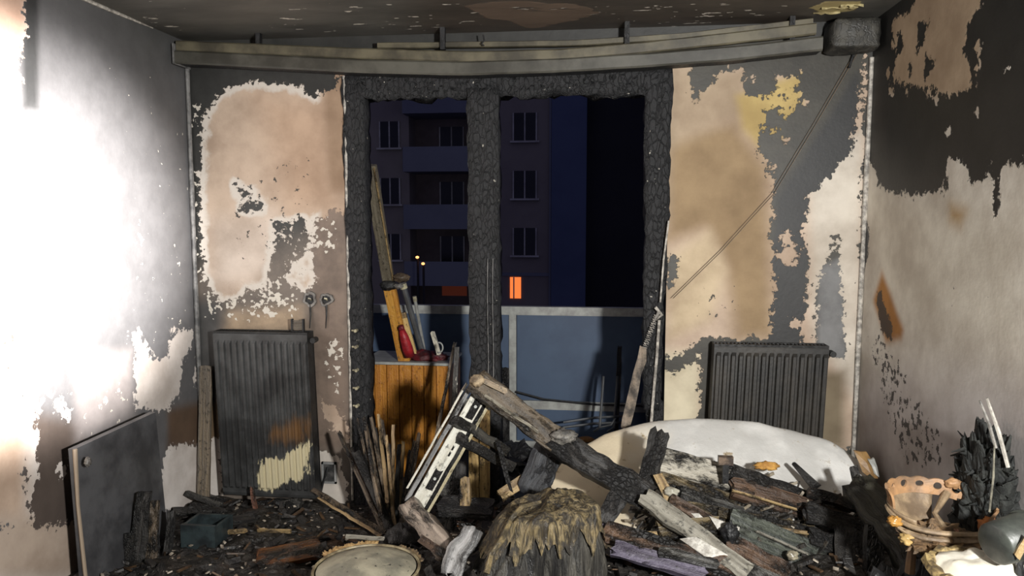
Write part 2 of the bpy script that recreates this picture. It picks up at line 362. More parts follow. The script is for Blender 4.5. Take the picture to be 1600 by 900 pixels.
def paint_ceil(P):
    p = Paint(P, lambda x, y: tuple(atz(x, y, ZC).xy), (92, 90, 84), (104, 88, 74))
    p.tint([(640, -120), (1300, -120), (1300, 60), (640, 60)], (74, 66, 58), 0.2, 'dark')
    p.bare([(720, 8), (790, 2), (900, 6), (940, 20), (890, 34), (830, 46), (800, 34), (760, 28)]); p.d = np.minimum(p.d, 0.012)
    p.bare([(1265, 12), (1290, 4), (1345, 2), (1340, 14), (1300, 22)]); p.tint([(1240, -10), (1360, -10), (1360, 30), (1240, 30)], (186, 172, 122), 0.02)
    p.dens('fl', [(400, 0), (1250, 0), (1250, 50), (400, 50)], 0.36, 0.1); p.dens('fl', [(180, 0), (300, 0), (300, 50), (230, 40)], 0.42, 0.06)
    return p
usc = seg([XL, XR], 0.03); vsc = np.concatenate([np.linspace(YF, 2.6, 30)[:-1], np.arange(2.6, YB-0.001, 0.02), [YB]])
mat_ce = m_wall('sooty_ceiling', amp=0.07, sc=7, stretch=(0.35, 1, 1))
ce = struct(wall_grid('ceiling', (0, 0, ZC), (1, 0, 0), (0, 1, 0), usc, vsc, mat_ce, paint_ceil))
mat_fl = m_plain('wet_charred_floor', S(48, 42, 36), 0.28, S(24, 23, 22), 6, 0.4)
struct(MB().box((XL, YF, -0.12), (XR, YB+0.2, 0)).build('floor', mat_fl))
mat_wf = m_plain('sooty_rear_plaster', S(176, 172, 166), 0.8, S(120, 118, 114), 3)
struct(MB().box((XL-0.1, YF-0.1, -0.12), (XR+0.1, YF, ZC)).build('wall_front', mat_wf))
# thin pale bead along the left ceiling joint, corner beads
mat_bead = m_plain('pale_plaster_bead', S(196, 190, 180), 0.6, S(120, 116, 110), 30)
mat_greyb = m_plain('grey_corner_bead', S(128, 126, 124), 0.5, S(74, 74, 74), 14)
mb = MB(); pts = [atx(126, 0, XL)+Vector((0.004, 0, 0)), atx(220, 39, XL)+Vector((0.004, 0, 0))]
pts = [Vector((XL+0.006, 1.4, ZC-0.006)), Vector((XL+0.006, 2.4, ZC-0.006)), Vector((XL+0.006, 3.3, ZC-0.007)), Vector((XL+0.004, 3.62, ZC-0.004))]
struct(mb.tube(pts, [0.008, 0.01, 0.009, 0.003], 6).build('trim_1', mat_bead))
mb = MB(); mb.tube([(XL+0.018, YB-0.018, z) for z in np.linspace(0.6, 2.45, 16)], [0.011+0.003*random.random() for _ in range(16)], 8)
struct(mb.build('trim_2', mat_greyb))
mb = MB(); mb.tube([(XR-0.006-0.01*(1-z/2.5), YB-0.012, z) for z in np.linspace(0.3, 2.42, 20)], [0.010+0.003*random.random() for _ in range(20)], 8)
struct(mb.build('trim_3', mat_bead))
mb = MB(); mb.tube([(DX0+0.012+0.003*random.random(), YB-0.01, z) for z in np.linspace(0.05, DZ, 24)], [0.006+0.003*random.random() for _ in range(24)], 6)
struct(mb.build('trim_4', mat_bead))

# ------------------------------------------------------------------ charred balcony door frame
mat_charf = m_char('charred_frame', S(20, 21, 23), S(42, 42, 44), flecks=0.28, rough=0.7, bs=0.9, bd=0.014)
mat_char = m_char('charcoal', S(27, 26, 26), S(52, 51, 50), flecks=0.2)
mat_charb = m_char('black_char', S(20, 20, 21), S(40, 40, 41), flecks=0.0)
def rough_bar(name, p0, p1, wdir, w0, w1, depth, mat, parent=None, jit=0.010, step=0.035, nw=4, seed=0):
    """irregular charred bar; wdir width direction, w0/w1 widths at the ends, depth along y"""
    p0, p1 = Vector(p0), Vector(p1); L = (p1-p0).length; n = max(3, int(L/step)); wd = Vector(wdir).normalized(); dd = Vector((0, 1, 0))
    V = []; Fc = []; ring = []
    for k in range(nw+1): ring.append((k/nw-0.5, 0.0))
    ring += [(0.5, 0.5), (0.5, 1.0)] + [(0.5-k/nw, 1.0) for k in range(1, nw+1)] + [(-0.5, 0.5)]
    m = len(ring)
    for i in range(n+1):
        c = p0.lerp(p1, i/n); ww = w0+(w1-w0)*i/n
        for a, d in ring:
            q = c+wd*a*ww+dd*d*depth
            nz = noise.noise_vector(q*11+Vector((seed, seed*2.3, 0)))+0.6*noise.noise_vector(q*31+Vector((seed, 0, 0)))
            k = 1.0 if abs(a) > 0.49 else 0.45
            q = q+wd*nz.x*jit*k+dd*nz.y*jit*0.8
            V.append(q)
    for i in range(n):
        for k in range(m):
            k2 = (k+1) % m; Fc.append((i*m+k, i*m+k2, (i+1)*m+k2, (i+1)*m+k))
    Fc += [tuple(range(m))[::-1], tuple(n*m+k for k in range(m))]
    return mk(name, V, Fc, mat, parent, True)
door = thing('door_1', 'charred wooden frame of the glassless balcony door', 'door frame'); door['kind'] = 'structure'
zl = at(650, 150, YB).z
def xat(px, py): return at(px, py, YB).x
rough_bar('jamb', (xat(557, 250), YB-0.015, 0.0), (xat(554, 250), YB-0.015, DZ), (1, 0, 0), xat(570, 300)-xat(545, 300), xat(575, 200)-xat(541, 200), 0.12, mat_charf, door, 0.012, seed=1)
rough_bar('jamb', ((xat(1010, 300)+xat(1045, 300))/2-0.01, YB-0.015, 0.62), ((xat(1008, 300)+xat(1046, 300))/2, YB-0.015, DZ), (1, 0, 0), 0.09, 0.14, 0.12, mat_charf, door, 0.014, seed=2)
rough_bar('jamb', ((xat(1010, 300)+xat(1045, 300))/2+0.035, YB+0.02, 0.0), ((xat(1010, 300)+xat(1045, 300))/2+0.01, YB+0.02, 0.66), (1, 0, 0), 0.07, 0.09, 0.1, mat_charf, door, 0.012, seed=3)
rough_bar('lintel', (DX0, YB-0.012, (zl+DZ)/2), (DX1, YB-0.012, (zl+DZ)/2), (0, 0, 1), DZ-zl+0.01, DZ-zl+0.02, 0.13, mat_charf, door, 0.034, seed=4)
rough_bar('mullion', ((xat(738, 300)+xat(780, 300))/2, YB-0.03, 0.0), ((xat(730, 300)+xat(780, 300))/2, YB-0.03, zl+0.03), (1, 0, 0), 0.155, 0.165, 0.12, mat_charf, door, 0.012, seed=5)
rough_bar('threshold', (DX0, YB+0.0, 0.03), (DX1, YB+0.0, 0.03), (0, 0, 1), 0.06, 0.05, 0.2, mat_char, door, 0.012, seed=6)
mat_hinge = m_plain('pale_metal', S(190, 182, 150), 0.35, S(110, 104, 90), 20, 0.1)
for z in (1.02, 0.93, 0.80, 0.70, 0.60):
    x = xat(558, 500)
    mb = MB(); mb.tube([(x-0.02, YB-0.035, z), (x+0.004, YB-0.036, z)], 0.005, 6); mb.tube([(x+0.004, YB-0.05, z), (x+0.004, YB-0.02, z)], 0.009, 8); mb.build('bolt', mat_hinge, door)
for x in (xat(764, 400), xat(772, 400)):
    mb = MB(); mb.tube([(x+0.002*math.sin(9*z), YB-0.048, z) for z in np.linspace(0.75, 1.42, 14)], 0.0022, 5); mb.build('metal_strip', mat_greyb, door)
mb = MB(); xx = xat(1030, 500)
mb.tube([(xx+0.035, YB-0.05, 1.62), (xx+0.012, YB-0.055, 1.42), (xx+0.0, YB-0.05, 1.2)], 0.005, 6); mb.build('metal_strip', mat_bead, door)
# pale wood left on the foot of the mullion
mat_pine = m_board('scorched_pine', S(176, 148, 96), S(120, 96, 58), 0.40)

# ------------------------------------------------------------------ boards
def board(name, p0, p1, w, t, mat, parent=None, nrm=(0, -1, 0.5), jit=0.006, bend=0.0, taper=(1, 1), seed=None, step=0.05, rag=0.02):
    p0, p1 = Vector(p0), Vector(p1); ax = p1-p0; L = ax.length; ax.normalize()
    n = Vector(nrm); n = n-ax*n.dot(ax)
    if n.length < 1e-3: n = Vector((1, 0, 0))-ax*ax.x
    n.normalize(); sd_ = ax.cross(n); seed = random.random()*50 if seed is None else seed
    k = max(2, int(L/step)); V = []; G = []; Fc = []
    ring = [(-.5, -.5), (0, -.5), (.5, -.5), (.5, .5), (0, .5), (-.5, .5)]
    if w > 0.05 and jit > 0.005: ring = [(-.5+q/5, -.5) for q in range(6)]+[(.5-q/5, .5) for q in range(6)]; step = min(step, 0.025); k = max(2, int(L/step))
    m = len(ring); off = Vector((seed, -seed, seed*0.7))
    for i in range(k+1):
        u = i/k; tp = taper[0]+(taper[1]-taper[0])*u
        for a, b_ in ring:
            e = 0.0
            if i in (0, k): e = rag*noise.noise(Vector((a*3+seed, b_*2, i)))
            q = p0+ax*(u*L+e)+sd_*a*w*tp+n*(b_*t*tp+bend*math.sin(math.pi*u))
            nz = noise.noise_vector(q*14+off)+0.25*noise.noise_vector(q*52+off)
            if i in (0, k) and m > 6: q = q+ax*0.03*noise.noise(Vector((a*9+seed, 0, i)))
            q = q+sd_*nz.x*jit+n*nz.y*jit*0.6
            V.append(q); G.append((u*L+seed, a*w+seed, b_*t))
    for i in range(k):
        for j in range(m):
            j2 = (j+1) % m; Fc.append((i*m+j, (i+1)*m+j, (i+1)*m+j2, i*m+j2))
    Fc += [tuple(range(m)), tuple(k*m+j for j in range(m))[::-1]]
    return mk(name, V, Fc, mat, parent, smooth=(m > 6 and jit >= 0.01), gv=G)
def tboard(name, label, cat, *a, group=None, **k):
    return tag(board(name, *a, **k), label, cat, group)

M_ = {
 'olive': m_board('olive_brown_wood', S(104, 90, 62), S(62, 53, 38), 0.48, 0.0),
 'brown': m_board('reddish_brown_wood', S(96, 74, 57), S(56, 42, 33), 0.48),
 'ash':   m_board('ashy_wood', S(72, 70, 65), S(38, 37, 36), 0.52, 0.26),
 'black': m_board('burnt_black_wood', S(46, 43, 40), S(22, 21, 20), 0.5, 0.22, 0.62, cchar=S(17, 16, 16)),
 'green': m_board('greenish_grey_wood', S(78, 82, 72), S(50, 54, 50), 0.45, 0.2),
 'grey':  m_board('weathered_grey_strip', S(150, 146, 134), S(104, 100, 90), 0.28, 0.25),
 'tan':   m_board('tan_split_wood', S(164, 140, 98), S(104, 84, 56), 0.42),
 'purple': m_board('mauve_painted_wood', S(92, 86, 102), S(56, 50, 62), 0.42, 0.22),
 'white': m_board('white_painted_board', S(214, 210, 198), S(186, 180, 168), 0.2),
 'amber': m_board('wet_amber_reflection_wood', S(98, 58, 26), S(54, 34, 18), 0.5, 0.0, 0.18),  # amber puts the wet floor's reflections into the wood colour
 'stick': m_board('charred_stick_wood', S(116, 100, 80), S(66, 57, 48), 0.48, 0.0, 0.45),
 'stick2': m_board('half_burnt_stick_wood', S(174, 148, 108), S(112, 90, 62), 0.40),
 'flaky': m_board('flaking_white_paint', S(190, 184, 170), S(160, 154, 140), 0.52, 0.0),
 'whitechar': m_board('blistered_white_paint_wood', S(64, 62, 58), S(40, 39, 37), 0.4, 0.40),
}
for i, (x0, x1, y0) in enumerate(((736, 752, 640), (754, 769, 640))):
    a = at((x0+x1)/2-4, y0, YB-0.055); c = Vector((a.x, YB-0.055, 0.08))
    board('wood_strip', c, a, 0.055, 0.02, mat_pine, door, nrm=(0, -1, 0), jit=0.004)

# ------------------------------------------------------------------ radiators
def m_rad(name, patch):
    ca, cb = (S(40, 40, 40), S(70, 71, 71)) if patch else (S(27, 26, 24), S(50, 46, 40))
    m = NT(name); v = m.obj(); n = m.noise(v, 7, 6, 0.65); st = m.noise(m.scale(v, (30, 30, 3)), 1.0, 4, 0.6)
    c = m.mix(m.ss(n, 0.35, 0.7), ca, cb)
    c = m.mix(m.ss(st, 0.74, 0.77), c, S(160, 156, 146))
    if patch:
        pd = m.attr('pale_d'); rd = m.attr('rust_d')
        nn = m.math('MULTIPLY', m.math('SUBTRACT', m.noise(m.scale(v, (1, 1, 0.4)), 26, 5, 0.65), 0.5), 0.17)
        c = m.mix(m.math('MULTIPLY', m.ss(m.math('ADD', rd, nn), -0.02, 0.07), 0.7), c, S(112, 78, 38))
        c = m.mix(m.ss(m.math('ADD', pd, nn), -0.006, 0.006), c, S(190, 180, 148))
    m.col(c); m.rough(0.5); m.bump(m.noise(v, 60, 4), 0.25, 0.004); return m.m
def radiator(label, xl, xr, zb, zt, yfront, skew, patch):
    e = thing('radiator', label, 'radiator', 'panel radiators on the window wall')
    W = xr-xl; H = zt-zb; nrib = max(10, int(round(W/0.036))); mat = m_rad('sooty_radiator_enamel_%d' % patch, patch)
    # fluted front plate
    us = []; 
    for k in range(nrib):
        for f, d in ((0.0, 0.0), (0.22, 0.0), (0.38, 0.012), (0.78, 0.012), (0.94, 0.0)): us.append(((k+f)/nrib, d))
    us.append((1.0, 0.0)); zs = [0, 0.02, 0.045, 0.06] + list(np.linspace(0.1, 0.9, 14)) + [0.935, 0.955, 0.985, 1.0]
    V = []; Fc = []; nz = len(zs)
    def sk(x, z): return x + skew*(z-zb)
    for u, d in us:
        for z in zs:
            dep = d if 0.05 < z < 0.94 else 0.0
            zz = zb+H*z; V.append((sk(xl+W*u, zz), yfront-dep+(0.006 if z in (0, 1.0) else 0), zz))
    for i in range(len(us)-1):
        for j in range(nz-1): Fc.append((i*nz+j, (i+1)*nz+j, (i+1)*nz+j+1, i*nz+j+1))
    fp = mk('front_panel', V, Fc, mat, e)
    if patch:
        P = np.array([(v[0], v[2]) for v in V])
        q = lambda L: [tuple(at(x, y, yfront).xz) for x, y in L]
        a = fp.data.attributes.new('pale_d', 'FLOAT', 'POINT'); a.data.foreach_set('value', sdf(P, q([(404, 722), (430, 716), (452, 708), (482, 690), (486, 738), (462, 752), (440, 760), (425, 768), (408, 764)])).astype(np.float32))
        a = fp.data.attributes.new('rust_d', 'FLOAT', 'POINT'); a.data.foreach_set('value', sdf(P, q([(415, 670), (450, 650), (486, 645), (488, 688), (450, 700), (420, 690)])).astype(np.float32))
    mats = m_char('sooty_steel', S(22, 22, 22), S(40, 40, 40), sc=0.7)
    for x in (xl, xr-0.006):
        mb = MB(); mb.box((0, 0, 0), (0.006, 0.09, H)); mb.V = [Vector((sk(x+v.x, zb+v.z), yfront+0.001+v.y, zb+v.z)) for v in mb.V]; mb.build('side_panel', mats, e)
    mb = MB(); mb.box((0, 0, 0.03), (W, 0.012, H-0.03)); mb.V = [Vector((sk(xl+v.x, zb+v.z), yfront+0.075+v.y, zb+v.z)) for v in mb.V]; mb.build('rear_panel', mats, e)
    g = MB(); g.box((sk(xl, zt), yfront+0.002, zt-0.012), (sk(xr, zt), yfront+0.012, zt+0.004)); g.box((sk(xl, zt), yfront+0.076, zt-0.012), (sk(xr, zt), yfront+0.088, zt+0.004))
    nb = int(W/0.018)
    for k in range(nb+1):
        x = sk(xl, zt)+W*k/nb; g.box((x-0.002, yfront+0.012, zt-0.006), (x+0.002, yfront+0.076, zt+0.002))
    g.build('top_grille', mats, e)
    mb = MB(); vx = sk(xr, zt-0.05); mb.tube([(vx-0.01, yfront+0.04, zt-0.04), (vx+0.035, yfront+0.04, zt-0.04)], 0.012, 8); mb.tube([(vx+0.025, yfront+0.01, zt-0.04), (vx+0.025, yfront+0.06, zt-0.04)], 0.016, 10); mb.build('valve', mats, e)
    mb = MB()
    for x in (xl+0.08, xr-0.08): mb.box((x-0.012, yfront+0.088, zb+0.1), (x+0.012, YB-0.001, zt-0.1))
    mb2 = MB(); mb2.box((xl+0.068, yfront+0.086, zb+0.1), (xl+0.092, YB-0.002, zt-0.1)); mb2.build('wall_bracket', mats, e)
    mb2 = MB(); mb2.box((xr-0.092, yfront+0.086, zb+0.1), (xr-0.068, YB-0.002, zt-0.1)); mb2.build('wall_bracket', mats, e)
    return e
yf = YB-0.125
radiator('soot-black ribbed radiator with a bare pale patch, beside the leaning panel', at(341, 560, yf).x, at(488, 560, yf).x, at(415, 776, yf).z, at(415, 520, yf).z, yf, -0.03, 1)
radiator('soot-black ribbed radiator half hidden behind the white mattress', at(1108, 560, yf).x, at(1287, 560, yf).x, 0.16, at(1190, 540, yf).z, yf, 0.03, 0)
# small loose grille standing on the left radiator
mb = MB(); c = at(465, 516, YB-0.07)
for k in range(6): mb.box((c.x-0.028, c.y, c.z+0.004+k*0.009), (c.x+0.028, c.y+0.012, c.z+0.009+k*0.009))
g = thing('metal_grate', 'small louvred metal grate standing on the left radiator', 'grate')
mb.build('louvre', m_plain('dull_grey_metal', S(112, 104, 92), 0.5, S(70, 66, 60), 20), g)
mb = MB(); mb.box((c.x-0.036, c.y-0.004, c.z-0.004), (c.x-0.028, c.y+0.016, c.z+0.062)); mb.build('upright', mat_charb, g)
mb = MB(); mb.box((c.x+0.028, c.y-0.004, c.z-0.004), (c.x+0.036, c.y+0.016, c.z+0.062)); mb.build('upright', mat_charb, g)
mb = MB(); mb.box((c.x-0.036, c.y-0.004, c.z-0.008), (c.x+0.036, c.y+0.016, c.z-0.003)); mb.build('foot', mat_charb, g)

# ------------------------------------------------------------------ burnt wall sockets
def disc_ring(mb, c, r0, r1, d, n=20, jit=0.0):
    V = []; Fc = []
    for k in range(n):
        a = 2*math.pi*k/n; j = 1+jit*noise.noise(Vector((math.cos(a)*2, math.sin(a)*2, c.x*9)))
        for r, y in ((r1*j, 0), (r1*j*0.96, -d), (r0*j, -d), (r0*j, 0)): V.append((c.x+r*math.cos(a), c.y+y, c.z+r*math.sin(a)))
    for k in range(n):
        k2 = (k+1) % n
        for q in range(4): q2 = (q+1) % 4; Fc.append((k*4+q, k*4+q2, k2*4+q2, k2*4+q))
    mb.add(V, Fc)
mat_sock = m_char('melted_grey_plastic', S(92, 88, 84), S(140, 136, 130), rough=0.4)
for px, lab in ((485, 'melted round wall socket above the radiator grate'), (510, 'melted round wall socket nearest the charred door jamb')):
    c = at(px, 468, YB); e = thing('wall_socket', lab, 'socket', 'round sockets above the radiator')
    mb = MB(); disc_ring(mb, c, 0.026, 0.040, 0.012, jit=0.35); mb.build('ring', mat_sock, e)
    mb = MB(); disc_ring(mb, c, 0.001, 0.027, 0.004); mb.build('back_box', mat_charb, e)
    mb = MB(); mb.tube([(c.x+0.004, c.y, c.z-0.004), (c.x+0.008, c.y-0.02, c.z+0.006), (c.x-0.004, c.y-0.024, c.z+0.01)], 0.005, 6); mb.build('terminal', mat_hinge, e)
    mb = MB(); mb.tube([(c.x+0.002, c.y-0.008, c.z-0.03), (c.x+0.003, c.y-0.01, c.z-0.09), (c.x-0.004, c.y-0.008, c.z-0.16)], [0.006, 0.004, 0.002], 6); mb.build('wire', mat_char, e)
c = at(515, 738, YB); e = thing('socket_box', 'burnt square socket box low on the wall right of the radiator', 'socket')
mb = MB(); W, H = 0.042, 0.062
for bx in (((-W, -0.012, -H), (W, 0, -H+0.012)), ((-W, -0.012, H-0.012), (W, 0, H)), ((-W, -0.012, -H), (-W+0.01, 0, H)), ((W-0.01, -0.012, -H), (W, 0, H))):
    mb.box(*[tuple(c[i]+q[i] for i in range(3)) for q in bx])
mb.build('frame', m_plain('grey_plastic', S(150, 150, 148), 0.5), e)
mb = MB(); mb.box((c.x-W+0.008, c.y-0.003, c.z-H+0.01), (c.x+W-0.008, c.y+0.002, c.z+H-0.01)); mb.build('back_plate', m_plain('smoked_plastic', S(96, 94, 92), 0.5, S(40, 40, 40), 16), e)
mb = MB(); mb.tube([(c.x-0.01, c.y-0.004, c.z+0.03), (c.x-0.014, c.y-0.02, c.z), (c.x-0.03, c.y-0.02, c.z-0.05), (c.x-0.045, c.y-0.03, c.z-0.12)], 0.006, 6); mb.build('wire', mat_charb, e)

# ------------------------------------------------------------------ sagging curtain rail below the ceiling
def rail_part(name, pts, h, d, mat, parent, jit=0.002):
    """strip whose lower edge follows px points; h height, d depth"""
    V = []; Fc = []; P = []
    for a, b_ in zip(pts[:-1], pts[1:]):
        n = 10
        for k in range(n): P.append(Vector(a).lerp(Vector(b_), k/n))
    P.append(Vector(pts[-1])); 
    for _ in range(3): P = [P[0]]+[(P[i-1]+P[i]*2+P[i+1])/4 for i in range(1, len(P)-1)]+[P[-1]]
    ring = [(0, 0), (0, .12), (0, .5), (0, .88), (0, 1), (1, 1), (1, 0)]; m = len(ring)
    for i, p in enumerate(P):
        for dy, hz in ring:
            nz = noise.noise(p*9+Vector((hz*4, 0, 0)))*jit
            bul = 0.006 if hz in (.12, .5, .88) else 0
            V.append((p.x, p.y+dy*d-bul*(1-dy), p.z+hz*h+nz))
    for i in range(len(P)-1):
        for k in range(m): k2 = (k+1) % m; Fc.append((i*m+k, i*m+k2, (i+1)*m+k2, (i+1)*m+k))
    Fc += [tuple(range(m))[::-1], tuple((len(P)-1)*m+k for k in range(m))]
    return mk(name, V, Fc, mat, parent, smooth=False)
mat_rail = m_plain('smoke_stained_rail', S(98, 92, 74), 0.5, S(60, 56, 46), 4, 0.15)
mat_rail2 = m_plain('grey_smoked_rail', S(84, 82, 74), 0.5, S(52, 50, 44), 3, 0.15)
e = thing('curtain_rail', 'long sagging smoke-stained curtain rail under the ceiling', 'curtain rail')
yr = YB-0.15
lp = [at(273, 99, yr), at(420, 106, yr), at(560, 114, yr), at(720, 118, yr), at(880, 113, yr), at(1040, 103, yr), at(1160, 93, yr), at(1285, 79, yr)]
rail_part('lower_board', lp, 0.068, 0.012, mat_rail2, e)
up = [at(276, 80, yr+0.01), at(420, 86, yr+0.01), at(560, 92, yr+0.01), at(740, 98, yr+0.01), at(880, 94, yr+0.01), at(1000, 84, yr+0.01), at(1150, 68, yr+0.01), at(1275, 54, yr+0.01)]
rail_part('upper_board', up, 0.055, 0.02, mat_rail, e)
bk = [at(590, 76, yr+0.05), at(760, 74, yr+0.05), at(900, 72, yr+0.05), at(1060, 62, yr+0.05), at(1270, 38, yr+0.05)]
rail_part('back_board', bk, 0.03, 0.02, mat_rail, e)
rail_part('track', [p+Vector((0, 0.016, 0.004)) for p in lp], 0.02, 0.09, mat_charb, e)
mb = MB(); c = at(272, 82, yr); mb.box((c.x-0.004, c.y-0.012, c.z-0.06), (c.x+0.004, YB-0.001, c.z+0.045)); mb.build('end_cap', mat_greyb, e)
mb = MB(); c = at(755, 64, yr+0.02); mb.tube([c+Vector((0, 0, 0.03)), c+Vector((0.006, -0.006, 0)), c+Vector((-0.006, -0.01, -0.016)), c+Vector((0.006, -0.01, -0.026))], 0.004, 6); mb.build('hook', mat_charb, e)
mb = MB()
for px, py in ((400, 70), (690, 74), (980, 62), (1240, 44)):
    c = at(px, py, yr); mb = MB(); mb.box((c.x-0.012, c.y+0.02, ZC-0.11), (c.x+0.012, c.y+0.05, ZC+0.002)); mb.build('ceiling_bracket', mat_charb, e)
# charred block at the rail's right end
def lump(name, c, size, mat, seed=0, amp=0.25, freq=2.0, nu=22, nv=14, parent=None, smooth=True, power=1.0, M=None, flat=0.0):
    V = []; Fc = []; c = Vector(c)
    for j in range(nv+1):
        t = math.pi*j/nv
        for i in range(nu):
            a = 2*math.pi*i/nu; d = Vector((math.sin(t)*math.cos(a), math.sin(t)*math.sin(a), math.cos(t)))
            d = Vector([math.copysign(abs(x)**power, x) for x in d])
            nd = Vector((d.x*size[0], d.y*size[1], d.z*size[2]))/min(size[0], size[1])
            if size[2] > 2.2*size[0]: d_, d = d, nd
            r = 1+amp*noise.noise(d*freq+Vector((seed*7.1, seed*3.3, seed)))+amp*0.5*noise.noise(d*freq*2.7+Vector((seed, 0, 9)))
            if size[2] > 2.2*size[0]: d = d_
            q = Vector((d.x*size[0], d.y*size[1], d.z*size[2]))*r
            if M is not None: q = M @ q
            V.append(c+q)
    for j in range(nv):
        for i in range(nu): i2 = (i+1) % nu; Fc.append((j*nu+i, (j+1)*nu+i, (j+1)*nu+i2, j*nu+i2))
    return mk(name, V, Fc, mat, parent, smooth)
c = at(1331, 57, YB-0.1)
tag(lump('rail_end_block', (c.x, c.y, c.z), (0.115, 0.085, 0.075), m_char('sooty_block', S(44, 43, 40), S(66, 64, 58), 0.1), 3, 0.12, 2.5, 24, 16, power=0.35), 'charred block hanging in the corner at the curtain rail end', 'block')
# burst paint flakes on the ceiling
mat_flake = m_plain('peeling_paint', S(180, 168, 124), 0.6, S(110, 98, 64), 25)
for i, (px, py, l) in enumerate(((1310, 12, 0.16), (1290, 20, 0.12), (1330, 8, 0.1))):
    c = atz(px, py, ZC); n = 7; V = []; Fc = []
    for k in range(n+1):
        x = c.x-l/2+l*k/n; wv = 0.012+0.014*random.random()
        V += [(x, c.y-wv, ZC-0.004-0.012*random.random()), (x, c.y+wv*0.4, ZC-0.001), (x, c.y+wv*0.4, ZC+0.001), (x, c.y-wv*0.9, ZC-0.001)]
    for k in range(n):
        for q in range(4): q2 = (q+1) % 4; Fc.append((k*4+q, k*4+q2, (k+1)*4+q2, (k+1)*4+q))
    mk('paint_flake', V, Fc, mat_flake, ce)

# ------------------------------------------------------------------ cable strung across the right part of the back wall
e = thing('wall_cable', 'thin double cable slung diagonally from rail end to door jamb', 'cable')
for dx in (0, 0.014):
    p = [at(1336, 82, YB-0.02)+Vector((dx, 0, 0)), at(1270, 195, YB-0.018)+Vector((dx, 0, 0)), at(1205, 303, YB-0.016)+Vector((dx, 0, 0)), at(1125, 388, YB-0.016)+Vector((dx, 0, -0.01)), at(1048, 466, YB-0.016)+Vector((dx, 0, 0))]
    mb = MB(); mb.tube(p, 0.0014, 5); mb.build('strand', m_plain('brown_cable', S(104, 84, 60), 0.5), e)
c = at(1333, 90, YB-0.02); mb = MB(); mb.tube([c+Vector((0.005, 0, 0.03)), c+Vector((-0.02, -0.01, -0.05))], 0.006, 6); mb.build('clip', mat_charb, e)

# ------------------------------------------------------------------ plaster and mesh torn from the right jamb
def strip(name, L, R_, Y0, Y1, th, mat, parent=None, wav=0.01):
    """ragged strip between two px outlines"""
    V = []; Fc = []; n = len(L)
    for i in range(n):
        Y = Y0+(Y1-Y0)*i/(n-1)
        a, b_ = at(*L[i], Y), at(*R_[i], Y+wav*math.sin(i*1.7)); m_ = (a+b_)/2+Vector((0, -0.012, 0))
        V += [a, m_, b_, b_+Vector((0, th, 0)), m_+Vector((0, th, 0)), a+Vector((0, th, 0))]
    for i in range(n-1):
        for k in range(6): k2 = (k+1) % 6; Fc.append((i*6+k, i*6+k2, (i+1)*6+k2, (i+1)*6+k))
    Fc += [tuple(range(6))[::-1], tuple((n-1)*6+k for k in range(6))]
    return mk(name, V, Fc, mat, parent)
mat_torn = m_plain('torn_plaster', S(150, 136, 120), 0.7, S(70, 66, 62), 13)
e = thing('torn_plaster', 'strip of plaster and mesh hanging off the right door jamb', 'plaster')
strip('plaster_strip', [(1000, 540), (996, 560), (990, 580), (985, 600), (978, 630), (972, 655), (970, 668)], [(1010, 545), (1010, 565), (1002, 585), (998, 610), (992, 640), (986, 662), (982, 672)], YB-0.05, YB-0.04, 0.01, mat_torn, e)
mb = MB()
for k in range(9):
    t = k/8; a = at(1022-18*t, 492+50*t, YB-0.05); b_ = at(1029-18*t, 494+50*t, YB-0.05); c2 = at(1022-18*(t+0.06), 492+50*(t+0.06), YB-0.05)
    mb.tube([a, b_], 0.0022, 4); mb.tube([a, (a+b_)/2+Vector((0.006, 0, -0.018)), c2], 0.0022, 4)
mm = mb.build('mesh_bead', mat_bead, e); mm['kind'] = 'stuff'
mb = MB(); mb.tube([at(1024, 480, YB-0.06), at(1034, 492, YB-0.055), at(1022, 502, YB-0.05), at(1030, 486, YB-0.06)], 0.009, 6); mb.build('crumpled_end', mat_bead, e)
mb = MB(); mb.tube([at(1030, 500, YB-0.04), at(1026, 560, YB-0.035), at(1019, 640, YB-0.03), at(1016, 690, YB-0.03)], 0.008, 7); mb.build('edge_bead', mat_bead, e)

# ------------------------------------------------------------------ balcony
mat_conc = m_plain('dark_concrete', S(70, 68, 66), 0.8, S(40, 40, 40), 5)
struct(MB().box((-2.6, YB+0.2, -0.2), (1.7, 5.3, -0.03)).build('balcony_floor', mat_conc), 'concrete balcony slab outside the door', 'balcony')
YR = 5.16
e = thing('balcony_railing', 'white framed balcony railing with blue panels', 'railing')
mat_wht = m_plain('white_rail_paint', S(176, 178, 172), 0.5, S(140, 140, 136), 8, 0.1)
mat_blue = m_plain('blue_panel', S(70, 88, 112), 0.55, S(62, 78, 102), 3, 0.1)
zt, zb_ = at(850, 479, YR).z, at(850, 492, YR).z; zl0, zl1 = at(890, 640, YR).z, at(890, 627, YR).z
def bx(name, a, b_, mat, par): return MB().box(a, b_).build(name, mat, par)
bx('top_rail', (-2.5, YR-0.03, zb_), (1.6, YR+0.03, zt), mat_wht, e)
bx('lower_rail', (-2.5, YR-0.02, zl0), (1.6, YR+0.02, zl1), mat_wht, e)
bx('bottom_rail', (-2.5, YR-0.02, 0.0), (1.6, YR+0.02, 0.05), mat_wht, e)
px0, px1 = at(796, 560, YR).x, at(807, 560, YR).x; pitch = 1.14
posts = [px0+pitch*k for k in (-2, -1, 0, 1)]
for x in posts: bx('post', (x, YR-0.022, -0.03), (x+px1-px0, YR+0.022, zb_), mat_wht, e)
pw = px1-px0
